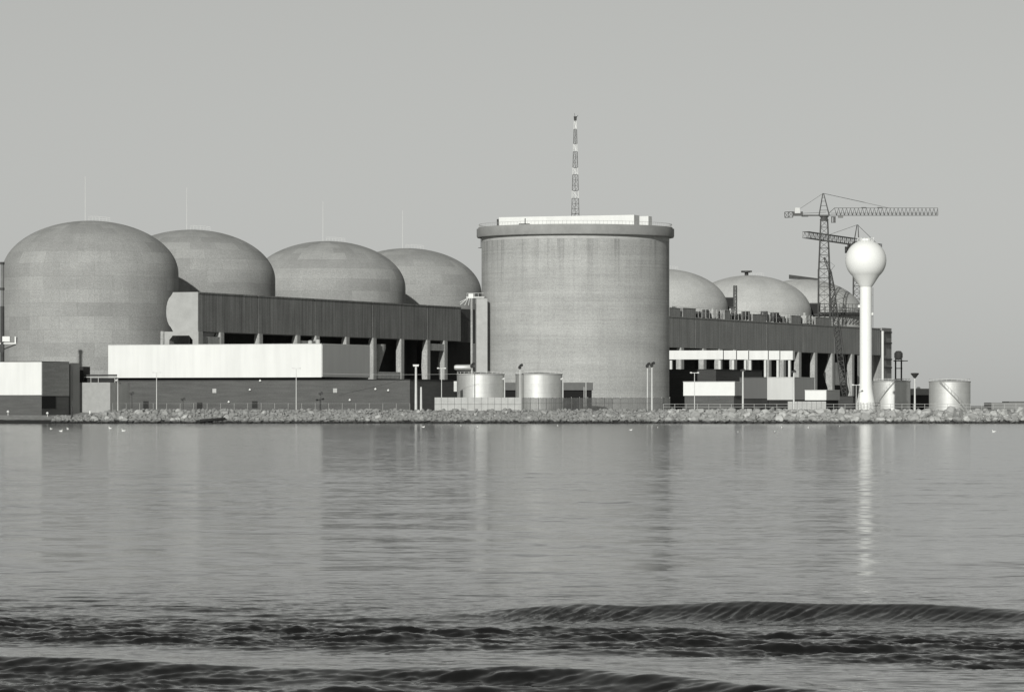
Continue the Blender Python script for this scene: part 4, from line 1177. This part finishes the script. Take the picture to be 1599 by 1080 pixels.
# ---- second tower crane behind the ball tank
C2 = 1650
c2 = at(1338, 640, C2)
cr2 = thing('tower_crane', 'second tower crane half hidden behind the ball of the water tower, jib pointing left', 'crane', (c2.x, c2.y, G), 0, 'tower cranes')
def x2(px, D=C2): return (px - 799.5) * D / F - c2.x
MB().lattice((0, 0, 0), (0, 0, zat(386, C2) - G), 3.2, 2.6, 2.6, 0.22, 0.11).build('mast', M['crane'], cr2)
MB().lathe([(0, zat(386, C2) - G), (1.7, zat(386, C2) - G), (1.7, zat(380, C2) - G), (0, zat(380, C2) - G)], 14).build('slewing_ring', M['crane'], cr2)
mb = MB(); ap2 = Vector((x2(1339), 0, zat(351, C2) - G))
for sx in (-1, 1):
    for sy in (-1, 1): dark_strut(mb, (sx * 1.0 - 0.2, sy * 0.9, zat(380, C2) - G), ap2 + Vector((0.2 * sx, 0, 0)), 0.17)
mb.build('apex_frame', M['crane'], cr2)
ta = Vector((x2(1336), -1, zat(378, C2) - G)); tb = Vector((x2(1258, 1600), -50, zat(366.5, 1600) - G))
MB().lattice(ta, tb, 2.5, 2.4, 2.3, 0.13, 0.07).build('jib', M['crane'], cr2)
mb = MB(); dark_strut(mb, ap2, ta.lerp(tb, 0.55) + Vector((0, 0, 1.2)), 0.08); dark_strut(mb, ap2, Vector((x2(1372, 1690), 40, zat(383, 1690) - G)), 0.08)
mb.build('pendant_line', M['crane'], cr2)
mb = MB(); mb.lattice((0, 0, zat(380, C2) - G), (x2(1374, 1690), 40, zat(384.5, 1690) - G), 1.6, 1.6, 2.0, 0.16, 0.1); mb.build('counter_jib', M['crane'], cr2)
mb = MB(); mb.box(x2(1322, 1640), x2(1327, 1640), -3.0, -1.2, zat(394, 1640) - G, zat(384, 1640) - G); mb.box(x2(1326, 1640), x2(1335, 1640), -3.2, -1.0, zat(388, 1640) - G, zat(379, 1640) - G)
mb.build('cab', M['crane'], cr2)

# ---- crawler crane with lattice boom in front of the right duct
K3 = 1405
f3 = at(1321, 618, K3)
cw = thing('crawler_crane', 'dark crawler crane with a steep lattice boom leaning left before the right duct', 'crane', (f3.x, f3.y, G), 0)
def x3(px): return (px - 799.5) * K3 / F - f3.x
def z3(y): return zat(y, K3) - G
pb0, pb1, pb2 = Vector((x3(1320), 0, 2.6)), Vector((x3(1296), 0, z3(424))), Vector((x3(1287), 0, z3(402)))
pm = pb0.lerp(pb1, 0.14)
MB().lattice(pm, pb0.lerp(pb1, 0.86), 1.9, 1.7, 1.5, 0.19, 0.12).lattice(pb0, pm, 0.9, 1.9, 1.5, 0.19, 0.12).lattice(pb0.lerp(pb1, 0.86), pb1, 1.7, 0.8, 1.3, 0.19, 0.12).build('boom', M['steel'], cw)
MB().lattice(pb1, pb2, 0.9, 0.4, 1.2, 0.13, 0.08).build('fly_jib', M['steel'], cw)
mb = MB(); dark_strut(mb, pb1 + Vector((0.6, 0, 0)), (2.0, 3.0, 4.0), 0.06); dark_strut(mb, pb2, (x3(1287), 0, z3(520)), 0.05); dark_strut(mb, pb2, pb1 + Vector((1.6, 0, 2)), 0.05); dark_strut(mb, pb1 + Vector((1.6, 0, 2)), pb1, 0.08)
mb.build('cable', M['steel'], cw)
mb = MB(); mb.box(-2.0, 3.6, -1.5, 1.5, 1.3, 3.9); mb.box(2.6, 4.6, -1.6, 1.6, 1.4, 3.0); mb.build('house', M['steel'], cw)
mb = MB(); mb.box(-3.0, -1.2, -1.6, -0.3, 1.4, 3.6); mb.build('cab', M['pole'], cw)
for sy in (-2.1, 1.3):
    mb = MB(); mb.prism([(-3.0, 0.0), (3.0, 0.0), (3.5, 0.55), (3.0, 1.1), (-3.0, 1.1), (-3.5, 0.55)], sy, sy + 0.8); mb.build('track', M['steel'], cw)
# small dark lattice mast between the two pale domes
p = at(1148, 497, 1392)
lm = MB().lattice((0, 0, 0), (0, 0, zat(446, 1392) - 32.3), 1.0, 0.9, 1.1, 0.20, 0.12).build('lattice_mast', M['crane'])
tag(lm, 'short dark lattice mast standing on the right duct roof between the two pale domes', 'mast', (p.x, p.y, 32.3))
# dark link galleries between the pale domes
for px0, px1, D, y0, y1, lab in ((1130, 1146, 1470, 464, 479, 'dark link gallery bridging the gap left of the full pale dome'), (1262, 1281, 1530, 473, 490, 'dark link gallery bridging the gap between the full pale dome and the unfinished one')):
    a_ = at(px0, y1, D); b_ = at(px1, y0, D)
    t = thing('link_gallery', lab, 'gallery', (a_.x, a_.y, a_.z), 0)
    w_, h_ = b_.x - a_.x, b_.z - a_.z
    MB().box(0, w_, 0, 3, 0, h_ * 0.85).build('wall', M['dark_wall'], t)
    mb = MB(); mb.box(-0.6, w_ + 0.6, -0.5, 3.5, -0.5, -0.003); mb.box(-0.2, w_ + 0.2, -0.2, 3.2, h_ * 0.855, h_); mb.build('deck', M['steel'], t)
    mb = MB()
    for xx in (0.6, w_ * 0.5, w_ - 0.6): mb.tube((xx, 1.5, -a_.z + 20.0), (xx, 1.5, -0.5), 0.3, 0.3, 6)
    mb.build('leg', M['steel'], t)

# ---- equipment on the right duct roof
rr = random.Random(3)
protoA = None
roofz = 32.1 + 0.36
def on_roof(px, off=-2.0):
    s = s_on(px, 1319, 1046); return ductB.location + GA * s + GB * off, s
GRP_D = 'dark equipment boxes on the right duct roof'; GRP_P = 'pale equipment boxes on the right duct roof'
bd = thing('equipment_box', 'small dark equipment box among others on the roof of the right duct', 'equipment box', (0, 0, 0), RZ, GRP_D)
mb = MB(); mb.box(-1, 1, -1.2, 1.2, 0.2, 1.5); mb.box(-0.6, 0.9, -0.8, 0.8, 1.503, 2.0); mb.build('casing', M['steel'], bd)
mb = MB()
for sx in (-0.8, 0.8):
    for sy in (-1.0, 1.0): mb.tube((sx, sy, 0), (sx, sy, 0.21), 0.1, 0.1, 5)
mb.build('feet', M['pale_steel'], bd)
bp = thing('equipment_box', 'small pale equipment box among others on the roof of the right duct', 'equipment box', (0, 0, 0), RZ, GRP_P)
mb = MB(); mb.box(-0.9, 0.9, -1.1, 1.1, 0.15, 1.6); mb.tube((0, 0, 1.6), (0, 0, 2.2), 0.3, 0.3, 8); mb.build('casing', M['fence_panel'], bp)
mb = MB()
for sx in (-0.7, 0.7): mb.box(sx - 0.1, sx + 0.1, -1.0, 1.0, 0, 0.148)
mb.build('feet', M['steel'], bp)
firstD = firstP = True
for px, kind, sc in ((1049, 'd', 1.3), (1056, 'p', 1.8), (1062, 'd', 1.9), (1090, 'd', 1.0), (1096, 'd', 1.1), (1101, 'p', 0.8), (1110, 'd', 1.5), (1116, 'd', 1.4), (1124, 'p', 1.6), (1129, 'd', 1.3), (1143, 'd', 1.5), (1150, 'd', 1.0), (1156, 'd', 1.3), (1162, 'd', 1.2), (1169, 'd', 1.1), (1174, 'd', 1.7), (1192, 'p', 1.4), (1199, 'd', 1.7), (1205, 'p', 1.4), (1210, 'd', 1.4), (1217, 'd', 1.7), (1223, 'd', 1.3), (1228, 'd', 1.4), (1234, 'p', 1.4), (1254, 'd', 1.2), (1259, 'd', 1.5), (1264, 'p', 1.8), (1269, 'p', 1.3)):
    p, s = on_roof(px, rr.uniform(-3.0, -1.4))
    if kind == 'd':
        o = bd if firstD else copy_thing(bd); firstD = False
    else:
        o = bp if firstP else copy_thing(bp); firstP = False
    o.location = (p.x, p.y, roofz); o.rotation_euler = (0, 0, RZ + rr.uniform(-0.3, 0.3)); o.scale = (sc * 0.85, sc * 0.9, sc * rr.uniform(0.75, 1.05))
# concrete upstands of the roof
lab_up = ('wide concrete upstand on the right duct roof next to the tower edge', 'broad concrete upstand on the right duct roof left of the dark boxes', 'narrow concrete upstand on the right duct roof below the short lattice mast', 'broad concrete upstand on the right duct roof below the full pale dome', 'concrete upstand on the right duct roof below the right flank of the full pale dome', 'broad concrete upstand on the right duct roof before the tower crane mast')
for (p0_, p1_, h), lab in zip(((1046, 1063, 2.6), (1067, 1087, 2.8), (1132, 1141, 2.8), (1176, 1196, 2.2), (1236, 1251, 2.6), (1274, 1299, 2.6)), lab_up):
    a_, s0 = on_roof(p0_, 0.0); _, s1 = on_roof(p1_, 0.0)
    t = thing('roof_upstand', lab, 'upstand', (a_.x, a_.y, 32.1 + 0.352), RZ, 'concrete upstands on the right duct roof')
    MB().box(-1.6, -0.1, 0, s1 - s0, 0, h).build('wall', M['duct_far'], t)
    MB().box(-1.7, 0.0, -0.1, s1 - s0 + 0.1, h + 0.002, h + 0.14).build('cap', M['column'], t)
# railing on that roof
a_, s0 = on_roof(1050, -0.3); _, s1 = on_roof(1270, -0.3)
rl = thing('roof_railing', 'thin pipe railing along the front edge of the right duct roof', 'railing', (a_.x, a_.y, 32.1 + 0.352), RZ)
n = 40
for i in range(n + 1): MB().tube((0, (s1 - s0) * i / n, 0), (0, (s1 - s0) * i / n, 3.2), 0.06, 0.06, 4).build('post', M['pole'], rl)
for z in (1.6, 3.2): MB().tube((0, 0, z), (0, s1 - s0, z), 0.05, 0.05, 4).build('rail', M['pole'], rl)

# ---- rock bank
def rock_mesh(seed, name, mat, sub=1):
    r = random.Random(seed); bm = bmesh.new()
    vs = []
    for _ in range(r.randint(13, 19)):
        v = Vector((r.gauss(0, 1), r.gauss(0, 1), r.gauss(0, 1))).normalized() * r.uniform(0.85, 1.05)
        vs.append(bm.verts.new((v.x * 0.62, v.y * 0.5, v.z * 0.44)))
    bmesh.ops.convex_hull(bm, input=vs)
    for v in [v for v in bm.verts if not v.link_faces]: bm.verts.remove(v)
    bmesh.ops.bevel(bm, geom=bm.edges[:], offset=0.035, segments=1, affect='EDGES')
    bmesh.ops.recalc_face_normals(bm, faces=bm.faces[:])
    me = bpy.data.meshes.new(name); bm.to_mesh(me); bm.free(); me.materials.append(mat)
    return me
protos = [rock_mesh(100 + i, 'armour_stone', M['rock']) for i in range(14)]
protosL = [rock_mesh(200 + i, 'boulder', M['rubble']) for i in range(12)]
rk = random.Random(11)
def place(me, name, x, d, size, label, group):
    z = shore_z(x, d)
    o = bpy.data.objects.new(name, me); COL.objects.link(o)
    o.location = (x, SHORE + d, z + size * rk.uniform(-0.08, 0.06)); o.rotation_euler = (rk.uniform(-.5, .5), rk.uniform(-.4, .4), rk.uniform(0, 6.28))
    o.scale = (size * rk.uniform(0.85, 1.2), size * rk.uniform(0.8, 1.1), size * rk.uniform(0.8, 1.15))
    o['label'] = label; o['category'] = 'boulder'; o['group'] = group
    return o
n_arm = 0
x_r0, x_r1 = at(1045, 640, SHORE).x, at(1605, 640, SHORE).x
for row, (d, sz) in enumerate(((1.3, 1.55), (2.8, 1.95), (4.4, 2.0), (6.0, 1.75))):
    x = x_r0 + rk.uniform(0, 1)
    while x < x_r1 + 1.5:
        s = sz * rk.uniform(0.55, 1.5)
        place(rk.choice(protos), 'armour_stone', x, d + rk.uniform(-.5, .5), s, 'big pale angular stone in the right half of the rock bank, below railing', 'big pale stones of the right rock bank'); n_arm += 1
        x += s * rk.uniform(0.72, 0.95)
x_l0 = at(122, 640, SHORE).x
cnt = 0
while cnt < 90:
    x = rk.uniform(x_l0, x_r0); d = rk.uniform(1.2, 6.2)
    place(rk.choice(protosL), 'boulder', x, d, rk.uniform(1.35, 2.0) * (1.15 if x < -65 else 0.9), 'rough boulder larger than the rubble round it in the left rock bank', 'larger boulders of the left rock bank'); cnt += 1
p = at(162, 646, SHORE + 4.5)
o = place(protos[2], 'boulder', p.x, 5.2, 2.6, 'largest pale boulder near the left end of the rock bank, below the link block', 'larger boulders of the left rock bank')
del o['group']
def rubble_mass(name, xa, xb, per_m, smin, smax, seed):
    r = random.Random(seed)
    vs, fs = [], []
    srcs = []
    for k_ in range(12):
        me = protosL[k_]; srcs.append((np.array([v.co[:] for v in me.vertices]), [tuple(p_.vertices) for p_ in me.polygons]))
    nn = int((xb - xa) * per_m); off = 0
    for _ in range(nn):
        co, pl = r.choice(srcs); x = r.uniform(xa, xb); d = r.uniform(0.6, 6.9); s = r.uniform(smin, smax)
        mt = Matrix.Translation((x, SHORE + d, shore_z(x, d) + s * 0.1)) @ Matrix.Rotation(r.uniform(0, 6.28), 4, 'Z') @ Matrix.Rotation(r.uniform(-.6, .6), 4, 'X') @ Matrix.Diagonal((s * r.uniform(.8, 1.2), s, s * r.uniform(.8, 1.2), 1))
        mm = np.array(mt); cc = co @ mm[:3, :3].T + mm[:3, 3]
        vs.append(cc); fs += [tuple(i + off for i in f) for f in pl]; off += len(co)
    me = bpy.data.meshes.new(name); me.from_pydata(np.concatenate(vs).tolist(), [], fs); me.materials.append(M['rubble'])
    o = bpy.data.objects.new(name, me); COL.objects.link(o)
    o['kind'] = 'stuff'; o['label'] = 'bank of broken grey rubble sloping down to the lake'; o['category'] = 'rubble'
rubble_mass('rubble', x_l0 - 6, x_r0 + 4, 16, 0.5, 1.25, 5)
rubble_mass('rubble', x_r0 - 4, x_r1 + 40, 9, 0.5, 1.3, 6)

# black timber on the bank, post on the beach
a_ = at(312, 657, SHORE + 1.0); b_ = at(352, 653, SHORE + 1.6)
mb = MB(); mb.tube((0, 0, 0), b_ - a_, 0.42, 0.3, 8)
tag(mb.build('timber', M['log'], None, 40), 'black wet timber lying slanted at the foot of the left rock bank', 'timber', a_)
p = at(112.5, 656, 956)
mb = MB(); mb.tube((0, 0, -0.6), (0, 0, zat(637.5, 956) - p.z), 0.22, 0.2, 8)
tag(mb.build('post', M['steel'], None, 40), 'dark upright post on the beach where the rock bank begins', 'post', (p.x, p.y, shore_z(p.x, 5.0)))
p = at(140.5, 648, 960)
mb = MB(); mb.tube((0, 0, -0.3), (0, 0, 1.0), 0.2, 0.2, 8)
tag(mb.build('marker_post', M['white_plain'], None, 40), 'short white marker post on the rock bank below the grey link block', 'post', (p.x, p.y, zat(648, 960)))
for px, py, lab in ((12.5, 643, 'small white lamp low before the brick base at the left edge'), (74, 645.5, 'small white lamp low before the black doorway of the left building')):
    p = at(px, py, 958)
    mb = MB(); mb.tube((0, 0, -0.5), (0, 0, 0.2), 0.06, 0.06, 6); mb.lathe([(0, 0.1), (0.3, 0.25), (0.3, 0.5), (0, 0.75)], 10)
    tag(mb.build('path_lamp', M['white_plain'], None, 40), lab, 'lamp', (p.x, p.y, p.z - 0.3))

# ---- gulls on the water
def gull_mesh():
    mb = MB()
    # body: stations along y (bill at -y), elliptical, then neck and head
    st = [(-0.30, 0.02, 0.10, 0.02), (-0.24, 0.09, 0.09, 0.09), (-0.10, 0.13, 0.09, 0.12), (0.06, 0.12, 0.10, 0.11), (0.22, 0.07, 0.13, 0.06), (0.36, 0.05, 0.17, 0.015), (0.42, 0.03, 0.18, 0.008)]
    def loft(rows, n=10):
        prev = None
        for (y, rx, z, rz_) in rows:
            vs = [mb.bm.verts.new((rx * math.cos(2 * math.pi * i / n), y, z + rz_ * math.sin(2 * math.pi * i / n))) for i in range(n)]
            if prev:
                for i in range(n): mb.face([prev[i], prev[(i + 1) % n], vs[(i + 1) % n], vs[i]])
            else: mb.face(vs[::-1])
            prev = vs
        mb.face(prev)
    loft(st)
    loft([(-0.34, 0.015, 0.30, 0.012), (-0.31, 0.045, 0.31, 0.045), (-0.26, 0.06, 0.31, 0.06), (-0.20, 0.055, 0.27, 0.06), (-0.16, 0.06, 0.18, 0.07), (-0.12, 0.05, 0.12, 0.06)])
    return mb
g0 = gull_mesh().build('gull', M['gull'], None, 60)
mb = MB(); mb.tube((0, -0.33, 0.305), (0, -0.42, 0.29), 0.016, 0.005, 6); mb.build('bill', M['gull_dark'], g0)
GG = 'white gulls floating off the rock bank'
first = True
for px, py in ((80, 670), (95, 673.5), (106, 670), (172, 669), (193, 673), (661, 667), (720, 665.5), (745, 668), (871, 665), (985, 671.5), (1027, 668), (1152, 675.5), (1210, 675.5), (1221, 668.5), (1262, 668), (1311, 667), (1552, 674.5)):
    D = CAMH * F / (py - HY)
    o = g0 if first else copy_thing(g0)
    first = False
    tag(o, 'white gull sitting on the calm water just off the rocks', 'bird', ((px - 799.5) * D / F, D, -0.02), rnd.uniform(0, 6.28), GG)
    s = rnd.uniform(0.75, 1.05); o.scale = (s, s, s)
